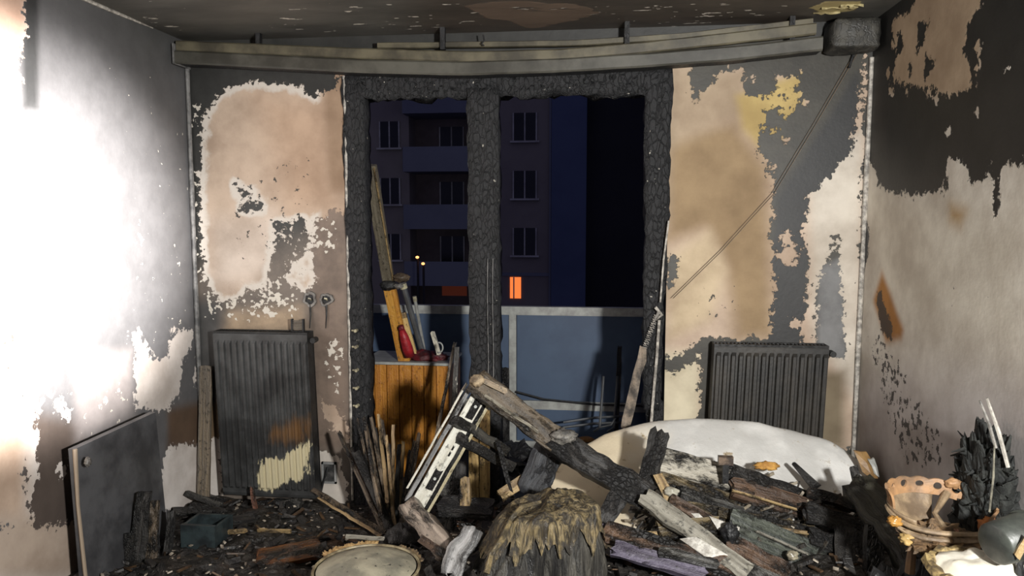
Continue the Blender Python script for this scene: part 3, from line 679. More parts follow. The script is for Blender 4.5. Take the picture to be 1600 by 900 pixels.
for x0, x1 in zip([-2.48]+[p+pw for p in posts], posts+[1.58]):
    bx('panel', (x0+0.004, YR-0.006, zl1+0.002), (x1-0.004, YR+0.006, zb_-0.002), mat_blue, e)
    bx('panel', (x0+0.004, YR-0.006, 0.052), (x1-0.004, YR+0.006, zl0-0.002), mat_blue, e)
# planked orange cabinet on the balcony
mat_or = m_board('orange_plank', S(196, 132, 44), S(176, 112, 36), 0.02, cchar=S(120, 70, 26))
mat_or2 = m_plain('orange_wood', S(178, 112, 40), 0.5, S(140, 84, 30), 6)
YC = 4.52; cx0, cx1, cz1 = at(566, 568, YC).x, at(701, 568, YC).x, at(640, 567, YC).z
e = thing('balcony_cabinet', 'orange planked wooden cabinet standing on the balcony', 'cabinet')
bx('body', (cx0, YC+0.015, -0.03), (cx1, YC+0.38, cz1-0.012), mat_or2, e)
bx('top_panel', (cx0-0.01, YC-0.012, cz1-0.012), (cx1+0.012, YC+0.39, cz1+0.004), mat_wht, e)
npl = 7; pwid = (cx1-cx0)/npl
for k in range(npl):
    x0 = cx0+k*pwid
    board('plank', (x0+pwid/2, YC+0.006, -0.025), (x0+pwid/2, YC+0.006, cz1-0.016), pwid-0.006, 0.016, mat_or, e, nrm=(0, -1, 0), jit=0.0, rag=0, seed=k*3.1)
zt_ = cz1+0.004
mat_lvl = m_board('spirit_level_yellow', S(206, 150, 62), S(184, 124, 44), 0.16, cchar=S(92, 72, 48)); mat_lvg = m_board('smoked_level_end', S(116, 108, 92), S(88, 80, 66), 0.3)
e = thing('timber_batten', 'tall yellow batten leaning in the balcony door with smoked upper half', 'batten')
p0, pm, p1 = at(632, 556, YC+0.05), at(608, 445, YC-0.06), at(578, 258, YB+0.16); p0.z = zt_
board('lower_length', p0, pm, 0.075, 0.03, mat_lvl, e, nrm=(0, -1, 0), jit=0.002)
board('upper_length', pm, p1, 0.072, 0.03, mat_lvg, e, nrm=(0, -1, 0), jit=0.003)
board('pale_edge', pm+Vector((0.036, -0.018, 0)), p1+Vector((0.03, -0.018, -0.02)), 0.008, 0.008, M_['tan'], e, nrm=(0, -1, 0), jit=0.001)
e = thing('burnt_clamp', 'burnt brown clamp caught on the yellow batten', 'clamp')
c = at(612, 440, YC-0.1)
lump('jaw', at(606, 446, YC-0.1), (0.05, 0.03, 0.03), mat_char, 5, 0.4, 2, parent=e)
lump('head', at(626, 434, YC-0.1), (0.05, 0.03, 0.028), m_char('scorched_brown', S(70, 58, 46), S(110, 92, 72)), 6, 0.45, 2.4, parent=e)
lump('foot', at(622, 447, YC-0.1), (0.032, 0.02, 0.016), mat_sock, 7, 0.4, 2.2, parent=e)
def pole(name, label, cat, a, b_, r, mat, grip=None):
    e = thing(name, label, cat); mb = MB(); mb.tube([a, Vector(a).lerp(b_, .5), b_], r, 10); mb.build('shaft', mat, e)
    mb = MB(); d = (Vector(b_)-Vector(a)).normalized(); mb.tube([Vector(b_)-d*0.02, Vector(b_)+d*0.012], r*1.2, 10); mb.build('end_cap', grip or mat_hinge, e); return e
mat_steel = m_plain('dull_steel', S(128, 130, 132), 0.3, S(96, 98, 100), 6, 0.05, 0.6)
def top(px, py, Y): p = at(px, py, Y); p.z = max(p.z, zt_+0.012); return p
pole('steel_tube', 'thick steel tube leaning behind the wooden staves on the cabinet', 'tube', top(662, 559, YC+0.14), at(630, 446, YC+0.02), 0.02, mat_steel)
pole('thin_pipe', 'thin pale pipe leaning behind the steel tube', 'pipe', top(664, 559, YC+0.22), at(648, 466, YC+0.14), 0.011, m_plain('pale_pipe', S(156, 156, 150), 0.4))
mat_handle = m_board('pale_handle_wood', S(214, 186, 124), S(190, 158, 96), 0.06)
for nm, lab, a, b_, wd in (('wooden_stave', 'slim wooden stave just right of the yellow batten', top(634, 559, YC+0.09), at(612, 466, YC), 0.022), ('wooden_stave', 'thick wooden stave between slim handle and steel tube', top(649, 559, YC+0.07), at(630, 490, YC+0.02), 0.034)):
    e = thing(nm, lab, 'stave', 'wooden staves on the cabinet'); board('shaft', a, b_, wd, 0.02, mat_handle, e, nrm=(0, -1, 0), jit=0.001)
    d = (b_-a).normalized(); board('tip', b_-d*0.03, b_+d*0.004, wd*1.08, 0.022, M_['tan'], e, nrm=(0, -1, 0), jit=0.0)
mat_red = m_plain('red_cloth', S(176, 40, 46), 0.45, S(120, 24, 30), 14, 0.5); mat_dred = m_plain('dark_red_cloth', S(96, 22, 28), 0.55, S(50, 14, 18), 14, 0.6)
e = thing('red_brush', 'bright red brush leaning on the yellow batten', 'brush')
a, b_ = top(640, 556, YC+0.01), at(628, 515, YC-0.04); mb = MB(); mb.tube([a, a.lerp(b_, .3), a.lerp(b_, .7), b_], [0.034, 0.036, 0.03, 0.018], 10); mb.build('head', mat_red, e, True)
lump('neck', b_+Vector((-0.004, 0, 0.01)), (0.02, 0.018, 0.022), m_plain('dark_red_plastic', S(120, 30, 34), 0.4, S(50, 30, 30), 30), 2, 0.3, parent=e)
c = at(664, 560, YC+0.04); tag(lump('red_rag', (c.x, c.y+0.06, zt_+0.018), (0.13, 0.07, 0.042), mat_dred, 9, 0.4, 3, 26, 14), 'crumpled dark red rag lying on the cabinet top', 'rag')
e = thing('ring_peg', 'white plastic peg with a ring standing in the red rag', 'peg')
board('stem', top(686, 556, YC-0.0)+Vector((0, 0, 0.01)), at(676, 519, YC-0.02), 0.026, 0.016, m_board('white_plastic', S(214, 208, 190), S(200, 194, 176), 0.05), e, nrm=(0, -1, 0), jit=0.001)
mb = MB(); c = at(686, 543, YC-0.02); mb.tube([c+Vector((0.024*math.cos(a)+0.0, 0, 0.032*math.sin(a))) for a in np.linspace(-1.9, 1.9, 12)], 0.005, 6); mb.build('ring', mat_wht, e)
tboard('leaning_rod', 'thin dark rod leaning in front of the cabinet right edge', 'rod', at(676, 712, YB-0.02), at(711, 535, YB+0.05), 0.016, 0.014, M_['stick'], jit=0.003)
tboard('leaning_lath', 'thin pale lath leaning beside the dark rod', 'lath', at(706, 690, YB-0.07), at(714, 542, YB-0.035), 0.026, 0.012, M_['whitechar'], nrm=(0, -1, 0), jit=0.005)
# rack, post and burnt junk at the right of the balcony
e = thing('metal_rack', 'bent thin metal rack on the balcony before the blue panels', 'rack')
for px, q in ((943, 0), (965, 0.04)):
    mb = MB(); p0, p1 = at(px, 588, 4.9+q), at(px-6, 668, 4.85+q); mb.tube([p0, p0.lerp(p1, .5), p1, (p1.x-0.04, p1.y, p1.z-0.03)], 0.009, 7); mb.build('upright', mat_steel, e)
mb = MB(); mb.tube([at(937, 668, 4.85), at(955, 664, 4.87), at(964, 650, 4.9)], 0.007, 6); mb.build('crossbar', mat_steel, e)
for k in (0, 1):
    mb = MB(); a, b_ = at(880, 660+8*k, 4.8), at(975, 650+10*k, 4.9); mb.tube([a, a.lerp(b_, .5)+Vector((0, 0, 0.01)), b_], 0.008, 6); mb.build('crossbar', mat_steel, e)
p = at(968, 542, 5.0); tboard('burnt_stake', 'tall burnt stake standing against the blue balcony panel', 'stake', (p.x-0.02, 4.96, -0.03), p, 0.03, 0.03, M_['black'], nrm=(0, -1, 0))
mb = MB(); mb.tube([at(806, 612, 5.1), at(850, 624, 5.1), at(930, 632, 5.1), at(1000, 634, 5.1), at(1040, 640, 5.08)], 0.008, 6); o = mb.build('balcony_cable', mat_charb); tag(o, 'black cable sagging along the blue balcony panels', 'cable')
p = at(790, 560, 5.05); tboard('burnt_stake', 'short burnt stake beside the white railing post', 'stake', (p.x+0.01, 5.0, -0.03), at(790, 575, 5.05), 0.045, 0.03, M_['black'], nrm=(0, -1, 0))
for i, (px, py, s, lab) in enumerate(((905, 690, (0.22, 0.16, 0.12), 'burnt heap on the balcony right of the long beam'), (990, 690, (0.2, 0.15, 0.13), 'burnt heap on the balcony behind the mattress corner'), (800, 720, (0.2, 0.16, 0.12), 'burnt heap on the balcony behind the short charred bars'))):
    c = at(px, py, 4.6); tag(lump('burnt_heap', (c.x, 4.6, 0.06), s, mat_charb, i+11, 0.6, 3.2, 30, 18, smooth=False), lab, 'debris')
lab = 'small tan foam scrap lying behind the long beam'
c = at(916, 686, 4.45); tag(lump('foam_scrap', c, (0.045, 0.03, 0.016), m_plain('tan_foam', S(168, 120, 68), 0.8), 4, 0.4), lab, 'foam')
# sooty box under it so that the scrap rests on something
c = at(905, 690, 4.45); mb = MB(); mb.box((c.x-0.1, 4.36, -0.03), (c.x+0.14, 4.54, c.z-0.004)); 
o = mb.build('burnt_crate', mat_charb); tag(o, 'low burnt crate on the balcony under the foam scrap', 'crate')

# ------------------------------------------------------------------ apartment block across the yard
BY = 38.0
bpx = lambda px, py: at(px, py, BY)
mat_fac = m_plain('grey_render_facade', S(150, 142, 138), 0.9, S(138, 130, 128), 0.3, 0.0)
mat_facb = m_plain('blue_render_facade', S(96, 108, 138), 0.9, S(88, 100, 130), 0.3, 0.0)
mat_par = m_plain('blue_balcony_parapet', S(132, 136, 150), 0.9, S(124, 128, 142), 0.3, 0.0)
mat_facd = m_plain('dark_block_facade', S(48, 48, 52), 0.9, S(42, 42, 46), 0.3, 0.0)
mat_rec = m_plain('recess_wall', S(130, 118, 116), 0.9, None, 0.3, 0.0)
mat_win = m_plain('dark_window_glass', S(30, 30, 40), 0.25, S(24, 24, 32), 1, 0.0); mat_wfr = m_plain('window_frame_white', S(205, 202, 200), 0.7, None, 1, 0.0)
mat_lit = m_emit('lit_orange_window', (1.0, 0.22, 0.05, 1), 1.1); mat_liti = m_emit('dim_orange_room', (1.0, 0.2, 0.08, 1), 0.035)
bl = thing('apartment_building', 'unlit apartment block with balconies across the yard at night', 'building')
xa, xb, xc, xd, xe = bpx(520, 300).x, bpx(640, 300).x, bpx(733, 300).x, bpx(862, 300).x, bpx(916, 300).x
ztop, zg = bpx(700, 60).z, -9.0
MB().box((xa-14, BY, zg), (xb, BY+11, ztop)).build('facade', mat_fac, bl)
MB().box((xb, BY+1.4, zg), (xc, BY+11, ztop)).build('recess', mat_rec, bl)
MB().box((xc, BY, zg), (xd, BY+11, ztop)).build('facade', mat_fac, bl)
MB().box((xd, BY-0.25, zg), (xe, BY+11, ztop)).build('end_wall', mat_facb, bl)
MB().box((xd-0.12, BY-0.14, zg), (xd-0.02, BY-0.02, ztop)).build('downpipe', mat_par, bl)
fl = bpx(700, 352).z-bpx(700, 439).z
def window(xc_, z0, W, H, y, n=2, glass=mat_win):
    o = MB()
    fw = 0.07
    g = MB().box((xc_-W/2, y-0.03, z0), (xc_+W/2, y-0.01, z0+H)).build('window', glass, bl)
    for a in range(n+1):
        x = xc_-W/2+(W-fw)*a/n
        MB().box((x, y-0.07, z0), (x+fw, y-0.03, z0+H)).build('window_bar', mat_wfr, g)
    MB().box((xc_-W/2-0.12, y-0.2, z0-0.1), (xc_+W/2+0.12, y-0.01, z0-0.01)).build('sill', mat_wfr, g)
    return g
zw = bpx(610, 231).z
for k in range(-3, 3):
    z0 = zw-k*fl
    if k < 2 or True:
        window(bpx(610, 300).x, z0, 1.1, 1.35, BY)
        if k != 3: pass
    if z0 > -9.5:
        if k == 2:
            pass
    zr = bpx(820, 220).z-k*fl
    if k != 3 and not (k == 3):
        if abs(k-2.6) > 0.5: window(bpx(820, 300).x, zr, 1.25, 1.4, BY)
    zp = bpx(690, 262).z-k*fl
    MB().box((xb-0.1, BY-0.9, zp-0.1), (xc+0.1, BY-0.8, zp+1.0)).build('parapet', mat_par, bl)
    MB().box((xb-0.1, BY-0.9, zp-0.25), (xc+0.1, BY+1.4, zp-0.1)).build('balcony_slab', mat_par, bl)
    window(bpx(698, 300).x, zp+0.25, 1.35, 2.0, BY+1.4)
g = MB().box((bpx(797, 450).x, BY-0.03, bpx(800, 466).z), (bpx(814, 450).x, BY-0.008, bpx(800, 433).z)).build('window', mat_lit, bl); g['label'] = 'window lit orange'
MB().box((bpx(802, 450).x, BY-0.06, bpx(800, 466).z), (bpx(804, 450).x, BY-0.03, bpx(800, 433).z)).build('window_bar', mat_wfr, g)
MB().box((bpx(780, 450).x, BY-0.05, bpx(800, 431).z), (xd, BY-0.005, bpx(800, 426).z)).build('string_course', mat_par, bl)
g = MB().box((bpx(682, 450).x, BY+1.37, bpx(690, 466).z), (bpx(722, 450).x, BY+1.39, bpx(690, 440).z)).build('window', mat_liti, bl)
dk = thing('night_gap_block', 'block coloured black for the dark gap at the right edge of the yard view', 'building')  # added block; its black stands for the dark gap of night
MB().box((xe, BY+0.6, zg), (xe+16, BY+12, ztop+2)).build('facade', mat_facd, dk)
MB().box((xe, BY+0.4, ztop+2), (xe+16, BY+12, ztop+2.3)).build('parapet', mat_facd, dk)
for px, py in ((652, 402), (661, 412)):
    c = at(px, py, 30); e = thing('lamp_reflection', 'tiny orange %s street light reflection modelled as a glowing lamp before the block' % ('upper' if py < 405 else 'lower'), 'lamp', 'yard lamp reflections')
    lump('reflection_spot', c, (0.075, 0.075, 0.055), m_emit('sodium_glow', (1, 0.35, 0.12, 1), 3.0), 1, 0.05, 1, 10, 8, parent=e)  # orange reflections rebuilt as glowing heads; the poles are added
    mb = MB(); mb.tube([(c.x, c.y+0.08, zg), (c.x, c.y+0.08, c.z+0.05)], 0.05, 6); mb.build('pole', mat_facd, e)
struct(MB().box((-60, 5.5, zg-0.3), (60, 90, zg)).build('ground', mat_facd), 'dark yard ground below the balcony', 'ground')

# ------------------------------------------------------------------ rubble floor (uncountable ash and shards)
def hm(x, y):
    a = sm(np.array(x), -1.15, -0.35); f = 1-sm(np.array(y), 2.7, 3.75)
    h = 0.035+0.05*f + a*(0.06+0.16*f) + 0.06*sm(np.array(x), 0.6, 1.2)*f
    h = h + 0.03*noise.noise(Vector((x*4, y*4, 0)))+0.02*noise.noise(Vector((x*11, y*11, 3)))
    return float(max(h, 0.008))
V = []; Fc = []; nx, ny = 150, 100; x0, x1, y0, y1 = XL+0.01, XR-0.01, 1.6, YB-0.005
for i in range(nx+1):
    for j in range(ny+1):
        x, y = x0+(x1-x0)*i/nx, y0+(y1-y0)*j/ny
        V.append((x, y, hm(x, y)*min(1, (y-1.55)/0.25)+0.012*noise.noise(Vector((x*30, y*30, 7)))))
for i in range(nx):
    for j in range(ny): Fc.append((i*(ny+1)+j, (i+1)*(ny+1)+j, (i+1)*(ny+1)+j+1, i*(ny+1)+j+1))
def m_ash():
    m = NT('wet_ash'); v = m.obj(); n = m.noise(v, 9, 7, 0.7); n2 = m.noise(v, 3, 4); n3 = m.noise(v, 40, 4, 0.6)
    c = m.mix(m.ss(n, 0.35, 0.7), S(20, 19, 18), S(52, 47, 41)); c = m.mix(m.ss(n2, 0.56, 0.68), c, S(62, 42, 24)); c = m.mix(m.ss(n3, 0.70, 0.74), c, S(124, 114, 98))
    m.col(c); m.rough(m.ss(n2, 0.15, 0.9)); m.bump(m.math('ADD', n, m.math('MULTIPLY', n3, 0.6)), 0.9, 0.03); return m.m
tag(mk('ash_bed', V, Fc, m_ash()), 'wet black ash and rubble covering the floor', 'rubble', kind='stuff')
def shards(name, n, area, smin, smax, mat, label, lift=0.0, long=2.5):
    mb = MB()
    for _ in range(n):
        x, y = random.uniform(area[0], area[1]), random.uniform(area[2], area[3]); z = hm(x, y)*min(1, max(0, (y-1.55)/0.25))+random.uniform(-0.01, 0.02)+lift
        s = random.uniform(smin, smax)
        M = Matrix.Translation((x, y, z)) @ Matrix.Rotation(random.uniform(0, 6.28), 4, 'Z') @ Matrix.Rotation(random.gauss(0, 0.4), 4, 'X') @ Matrix.Rotation(random.gauss(0, 0.3), 4, 'Y')
        mb.box((-s*long/2, -s/2, -s/5), (s*long/2, s/2, s/5), M)
    o = mb.build(name, mat); tag(o, label, 'rubble', kind='stuff'); return o
shards('char_shards', 1500, (XL+0.05, XR-0.1, 1.9, YB-0.06), 0.008, 0.035, m_char('char_bits', S(24, 23, 23), S(58, 54, 50), 0.1), 'loose charred splinters strewn over the ash')
shards('pale_crumbs', 420, (XL+0.05, XR-0.1, 2.5, YB-0.06), 0.004, 0.014, m_plain('plaster_crumb', S(176, 166, 150), 0.7, S(110, 100, 88), 30), 'pale plaster crumbs strewn over the ash', 0.008, 1.6)
shards('brown_splinters', 260, (XL+0.2, XR-0.2, 2.5, YB-0.1), 0.006, 0.018, m_plain('brown_splinter', S(84, 64, 44), 0.4, S(46, 34, 24), 20), 'brown wood splinters strewn over the ash', 0.01, 5)

# ------------------------------------------------------------------ left side: leaning panel, planks and burnt pieces
XP = XL+0.16
e = thing('laminate_sheet', 'dark grey door panel leaning by the left wall', 'panel')
mat_panel = m_plain('sooty_laminate', S(82, 82, 84), 0.42, S(54, 54, 56), 4, 0.15)
c0, c1 = atx(124, 702, XP), atx(249, 644, XP); bz = 0.02
V = [(c0.x, c0.y, bz), (c1.x, c1.y+0.03, bz), (c1.x-0.02, c1.y, c1.z), (c0.x-0.02, c0.y, c0.z)]
nn = Vector((0.03, 0, 0)); VV = [Vector(v) for v in V]; VV += [v-nn for v in VV]
mk('board', VV, [(0, 1, 2, 3), (7, 6, 5, 4), (0, 4, 5, 1), (1, 5, 6, 2), (2, 6, 7, 3), (3, 7, 4, 0)], mat_panel, e)
mb = MB(); mb.tube([V[3], (V[3][0]+0.004, V[3][1]-0.006, 0.45), (V[0][0]+0.006, V[0][1]-0.006, 0.05)], [0.009, 0.007, 0.008], 6); mb.build('edge_strip', m_board('x_edge', S(176, 160, 140), S(120, 104, 88), 0.3), e)
c = atx(137, 722, XP+0.03); lump('lock', c, (0.012, 0.016, 0.018), mat_sock, 4, 0.5, 3, parent=e)
c = atx(147, 897, XP); mb = MB(); mb.box((c0.x-0.03, c0.y-0.035, 0.015), (c0.x+0.02, c0.y+0.02, 0.2)); 
p0 = at(318, 775, YB-0.09); p0.z = 0.06
tboard('leaning_plank', 'narrow grey brown plank leaning upright left of the pale-patched radiator', 'plank', p0, at(322, 572, YB-0.02), 0.072, 0.016, m_board('smoked_plank', S(132, 118, 98), S(96, 88, 78), 0.2), nrm=(0, -1, 0), jit=0.002)
for i, (a, b_, wd, mt, lab) in enumerate((
    ((213, 905, 3.02), (226, 770, 3.06), 0.075, 'black', 'broad burnt upright standing against the leaning panel'),
    ((240, 905, 3.05), (241, 782, 3.1), 0.045, 'stick', 'slim burnt upright with brown foot by the leaning panel'),
    ((260, 900, 3.12), (268, 800, 3.2), 0.04, 'black', 'short burnt upright furthest from the left wall'),
    ((196, 905, 3.0), (203, 835, 3.0), 0.05, 'black', 'stubby burnt upright at the foot of the leaning panel'))):
    p = at(*a); q = at(*b_)
    p.z = max(0.02, p.z); tboard('burnt_upright', lab, 'wood', p, q, wd, 0.035, M_[mt], nrm=(0.3, -1, 0), jit=0.01, taper=(1, 0.8), group='burnt uprights by the panel')
o = tboard('fallen_lath', 'thin dark lath lying across the wall foot left of the radiator', 'lath', at(262, 768, YB-0.14), at(352, 783, YB-0.17), 0.02, 0.02, M_['black'])
o = tboard('fallen_board', 'short tilted dark board at the foot of the leaning plank', 'board', at(291, 770, YB-0.2), at(345, 790, YB-0.22), 0.03, 0.025, M_['ash'])
o = tboard('diagonal_lath', 'long dark lath leaning from radiator foot towards the stick bundle', 'lath', at(490, 765, YB-0.13), at(604, 836, 3.45), 0.028, 0.02, M_['stick'])
o = tboard('diagonal_lath', 'second thinner lath below the long dark lath', 'lath', at(498, 778, YB-0.15), at(596, 838, 3.42), 0.016, 0.014, M_['stick2'])
# low burnt box and boards on the left floor
e = thing('burnt_box', 'low blue grey burnt box on the floor before the left radiator', 'box')
a, b_ = atz(283, 858, 0.05), atz(340, 858, 0.05); mat_bx = m_plain('blue_grey_soot', S(50, 60, 62), 0.35, S(32, 36, 38), 10)
MB().box((a.x, a.y, 0.03), (b_.x, a.y+0.02, 0.17)).build('front', mat_bx, e); MB().box((a.x, a.y+0.02, 0.03), (a.x+0.015, a.y+0.16, 0.165)).build('side', mat_bx, e)
MB().box((b_.x-0.015, a.y+0.02, 0.03), (b_.x, a.y+0.16, 0.16)).build('side', mat_bx, e); MB().box((a.x, a.y+0.16, 0.03), (b_.x, a.y+0.175, 0.16)).build('back', mat_bx, e); MB().box((a.x+0.01, a.y+0.01, 0.03), (b_.x-0.01, a.y+0.17, 0.04)).build('bottom', mat_charb, e)
tboard('amber_board', 'wet board in painted reflection amber on the floor before the burnt box', 'board', at(268, 880, 3.24), at(362, 866, 3.3), 0.09, 0.03, M_['amber'], nrm=(0, -0.4, 1), jit=0.006)  # board coloured amber where the wet floor reflects
tboard('yellow_edged_strip', 'long strip with a yellow edge lying in front of the amber board', 'strip', at(235, 897, 3.12), at(388, 884, 3.22), 0.035, 0.02, m_board('yellow_strip', S(176, 146, 70), S(120, 92, 40), 0.25, 0, 0.3), nrm=(0, -0.6, 1))
tboard('wet_dark_strip', 'glossy black strip lying between amber board and yellow strip', 'strip', at(236, 890, 3.2), at(300, 884, 3.25), 0.04, 0.025, M_['whitechar'], nrm=(0, -0.6, 1))
tboard('broken_board', 'upright splinter with blistered reddish paint under the left radiator', 'splinter', at(400, 800, 3.72), at(393, 762, 3.72), 0.022, 0.014, m_board('blistered_red', S(150, 104, 84), S(90, 62, 50), 0.4, 0.3), nrm=(0, -1, 0))
tboard('fallen_sill', 'grey burnt sill lying under the left radiator', 'sill', at(402, 790, YB-0.09), at(470, 786, YB-0.09), 0.055, 0.06, M_['ash'], nrm=(0, -1, 0.2), jit=0.008)
for i, (x0, y0_, x1, y1_, mt, wd, lab) in enumerate(((340, 832, 385, 829, 'tan', 0.012, 'small tan sliver on the ash left of centre'), (405, 828, 455, 830, 'tan', 0.01, 'bent pale sliver on the ash below the radiator'), (470, 848, 515, 838, 'amber', 0.03, 'amber scrap on the ash beside the grey tub'),
        (400, 876, 505, 856, 'amber', 0.13, 'broad wet board in painted reflection amber left of the grey tub'), (345, 815, 400, 808, 'black', 0.05, 'black board end under the radiator corner'), (270, 800, 330, 798, 'ash', 0.06, 'ashy board lying at the wall foot behind the burnt box'), (300, 790, 348, 800, 'black', 0.04, 'black lath behind the burnt box'))):
    a, b_ = atz(x0, y0_, 0.09), atz(x1, y1_, 0.09); a.y = min(a.y, YB-0.08); b_.y = min(b_.y, YB-0.08)
    tboard('floor_scrap', lab, 'scrap', a, b_, wd, 0.02, M_[mt], nrm=(0, -0.3, 1))

# ------------------------------------------------------------------ fan of charred sticks
fan = [(530, 676, 602, 828, .022, 'stick', 'leftmost dark stick of the fan, leaning on the white wall edge'), (548, 700, 606, 832, .02, 'stick', None), (558, 655, 603, 826, .016, 'stick', None), (568, 652, 609, 830, .02, 'stick', None), (576, 690, 610, 834, .018, 'stick2', None),
       (580, 653, 612, 828, .018, 'stick', None), (591, 648, 606, 780, .016, 'stick2', 'pale topped stick of the fan rising before the orange planks left half'), (597, 655, 616, 830, .018, 'stick', None), (604, 680, 618, 834, .016, 'stick2', None), (615, 664, 613, 836, .018, 'stick2', 'upright stick of the fan with a white tip'),
       (630, 690, 622, 830, .018, 'tan', 'ochre stick of the fan right of the white tipped one'), (640, 705, 624, 836, .02, 'stick', None), (655, 678, 627, 828, .024, 'stick', 'rightmost thick stick of the fan with a knobbed black end'), (648, 690, 622, 832, .018, 'stick', None),
       (572, 672, 596, 800, .018, 'stick', None), (587, 668, 614, 810, .018, 'black', None), (562, 690, 598, 822, .02, 'black', None), (607, 695, 615, 838, .026, 'black', None), (624, 694, 617, 838, .024, 'black', None)]
ordn = 'leftmost second third fourth fifth sixth seventh eighth ninth tenth eleventh twelfth thirteenth fourteenth fifteenth sixteenth seventeenth eighteenth nineteenth'.split()
rank = {q: k for k, q in enumerate(sorted(range(len(fan)), key=lambda q: fan[q][0]))}
for i, (tx, ty, bx_, by_, wd, mt, lab) in enumerate(fan):
    yb = 3.36+0.05*math.sin(i*2.1); a, b_ = at(bx_, by_+6, yb), at(tx, ty, yb+0.28+0.05*math.sin(i*1.3))
    tboard('charred_stick', lab or 'charred stick whose tip is %s from the left in the stick fan' % ordn[rank[i]], 'stick', a, b_, wd, wd*0.8, M_[mt], nrm=(0, -1, 0), jit=0.004, taper=(1.1, 0.75), bend=random.uniform(-.008, .008), group='fan of charred sticks')
p = at(540, 742, 3.6); tboard('charred_stick', 'thick dark stick slanting below the leftmost stick of the fan', 'stick', at(616, 838, 3.3), at(556, 706, 3.5), 0.032, 0.026, M_['black'], nrm=(0, -1, 0), group='fan of charred sticks')
c = at(632, 838, 3.22); tag(lump('ash_clod', (c.x, c.y, c.z-0.02), (0.09, 0.07, 0.07), mat_char, 8, 0.5, 2.6), 'black ash clod at the foot of the stick fan', 'debris')

# ------------------------------------------------------------------ white frame piece and long charred beam leaning on each other
e = thing('window_frame_piece', 'broken white window frame piece leaning up in the middle', 'window frame')
mat_pvc = m_plain('scorched_white_frame', S(206, 204, 194), 0.45, S(150, 148, 140), 12, 0.2)
a, b_ = at(650, 792, 2.98), at(755, 606, 3.06); ax = (b_-a).normalized(); nv_ = Vector((0.25, -1, 0.15)); nv_ = (nv_-ax*nv_.dot(ax)).normalized(); sv = ax.cross(nv_)
def fr(name, off, w_, t_, mat, par, s0=0.0, s1=1.0, n_off=0.0, jit=0.003):
    L = b_-a; return board(name, a+L*s0+sv*off+nv_*n_off, a+L*s1+sv*off+nv_*n_off, w_, t_, mat, par, nrm=nv_, jit=jit, seed=3.3)
mat_pv = m_board('white_profile', S(212, 210, 198), S(192, 188, 174), 0.2, 0, cchar=S(60, 58, 54))
sgn = 1 if (sv.x > 0) else -1
fr('profile', 0, 0.062, 0.035, mat_pv, e)
fr('edge_lip', -sgn*0.050, 0.016, 0.05, m_board('grey_lip', S(140, 140, 138), S(96, 96, 96), 0.4, 0.2), e, 0.02, 1.0)
fr('edge_lip', -sgn*0.072, 0.008, 0.03, mat_pv, e, 0.1, 0.97)
fr('groove', sgn*0.040, 0.016, 0.02, M_['black'], e, 0.03, 0.97)
fr('edge_lip', sgn*0.054, 0.012, 0.035, m_board('cream_lip', S(198, 190, 160), S(160, 150, 120), 0.35), e, 0.0, 0.92)
for s0, s1 in ((0.17, 0.33), (0.76, 0.94)):
    h = fr('hardware_slot', sgn*0.008, 0.032, 0.008, M_['black'], e, s0, s1, 0.018, 0.001)
    cc = a+(b_-a)*(s0*0.45+s1*0.55)+sv*sgn*0.008+nv_*0.024; q = Matrix.Translation(cc)
    mb = MB(); mb.tube([cc-nv_*0.003, cc+nv_*0.003], 0.007, 6); mb.build('pin', mat_wht, h)
for s in (0.45, 0.5, 0.56): fr('chip', sgn*0.012, 0.008, 0.004, M_['black'], e, s, s+0.03, 0.018, 0.0)
tboard('plaster_stub', 'crumbling pale stub under the foot of the white frame piece', 'debris', at(640, 790, 2.94), at(705, 872, 2.75), 0.085, 0.07, m_board('crumbled_plaster', S(164, 150, 136), S(104, 92, 82), 0.42, 0.1), jit=0.016, step=0.025)
mat_beam = m_board('half_charred_beam', S(92, 80, 64), S(60, 52, 42), 0.42)
e = thing('charred_beam', 'long charred beam running from white frame piece down onto the mattress', 'beam')
P0, PM, P1 = at(742, 594, 3.0), at(870, 690, 2.98), at(1010, 778, 2.92)
board('beam_upper', P0, PM, 0.10, 0.05, mat_beam, e, nrm=(0, -1, 0.6), jit=0.01, step=0.03)
board('beam_lower', PM-(PM-P0).normalized()*0.02, P1, 0.105, 0.06, M_['black'], e, nrm=(0, -1, 0.6), jit=0.018, step=0.03)
board('pale_lip', at(748, 592, 2.97), at(790, 612, 2.97), 0.022, 0.02, m_board('pale_end', S(178, 160, 130), S(120, 104, 84), 0.3), e, jit=0.005)
board('pale_lip', at(756, 616, 2.96), at(842, 676, 2.95), 0.012, 0.012, m_board('pale_lip_b', S(164, 156, 138), S(110, 104, 90), 0.4), e, jit=0.004)
lump('knot', at(746, 594, 2.97), (0.03, 0.024, 0.024), m_plain('pale_burr', S(170, 150, 120), 0.7, S(90, 76, 60), 30), 4, 0.4, parent=e)
lump('bulge', at(880, 682, 2.95), (0.05, 0.03, 0.03), m_char('whitened_char', S(60, 58, 56), S(130, 126, 118), 0.2), 6, 0.5, 2.4, parent=e)
tboard('charred_bar', 'upper of two short charred bars joining white frame piece to mullion foot', 'bar', at(712, 656, 2.96), at(790, 704, 3.2), 0.04, 0.035, M_['ash'], jit=0.01)
tboard('charred_bar', 'lower of two short charred bars crossing the scorched pine', 'bar', at(716, 684, 3.0), at(800, 730, 3.2), 0.045, 0.035, M_['black'], jit=0.01)
tboard('charred_bar', 'thin dark bar hanging between the short bars and the ash', 'bar', at(778, 690, 3.1), at(802, 780, 3.0), 0.018, 0.02, M_['black'], jit=0.005)
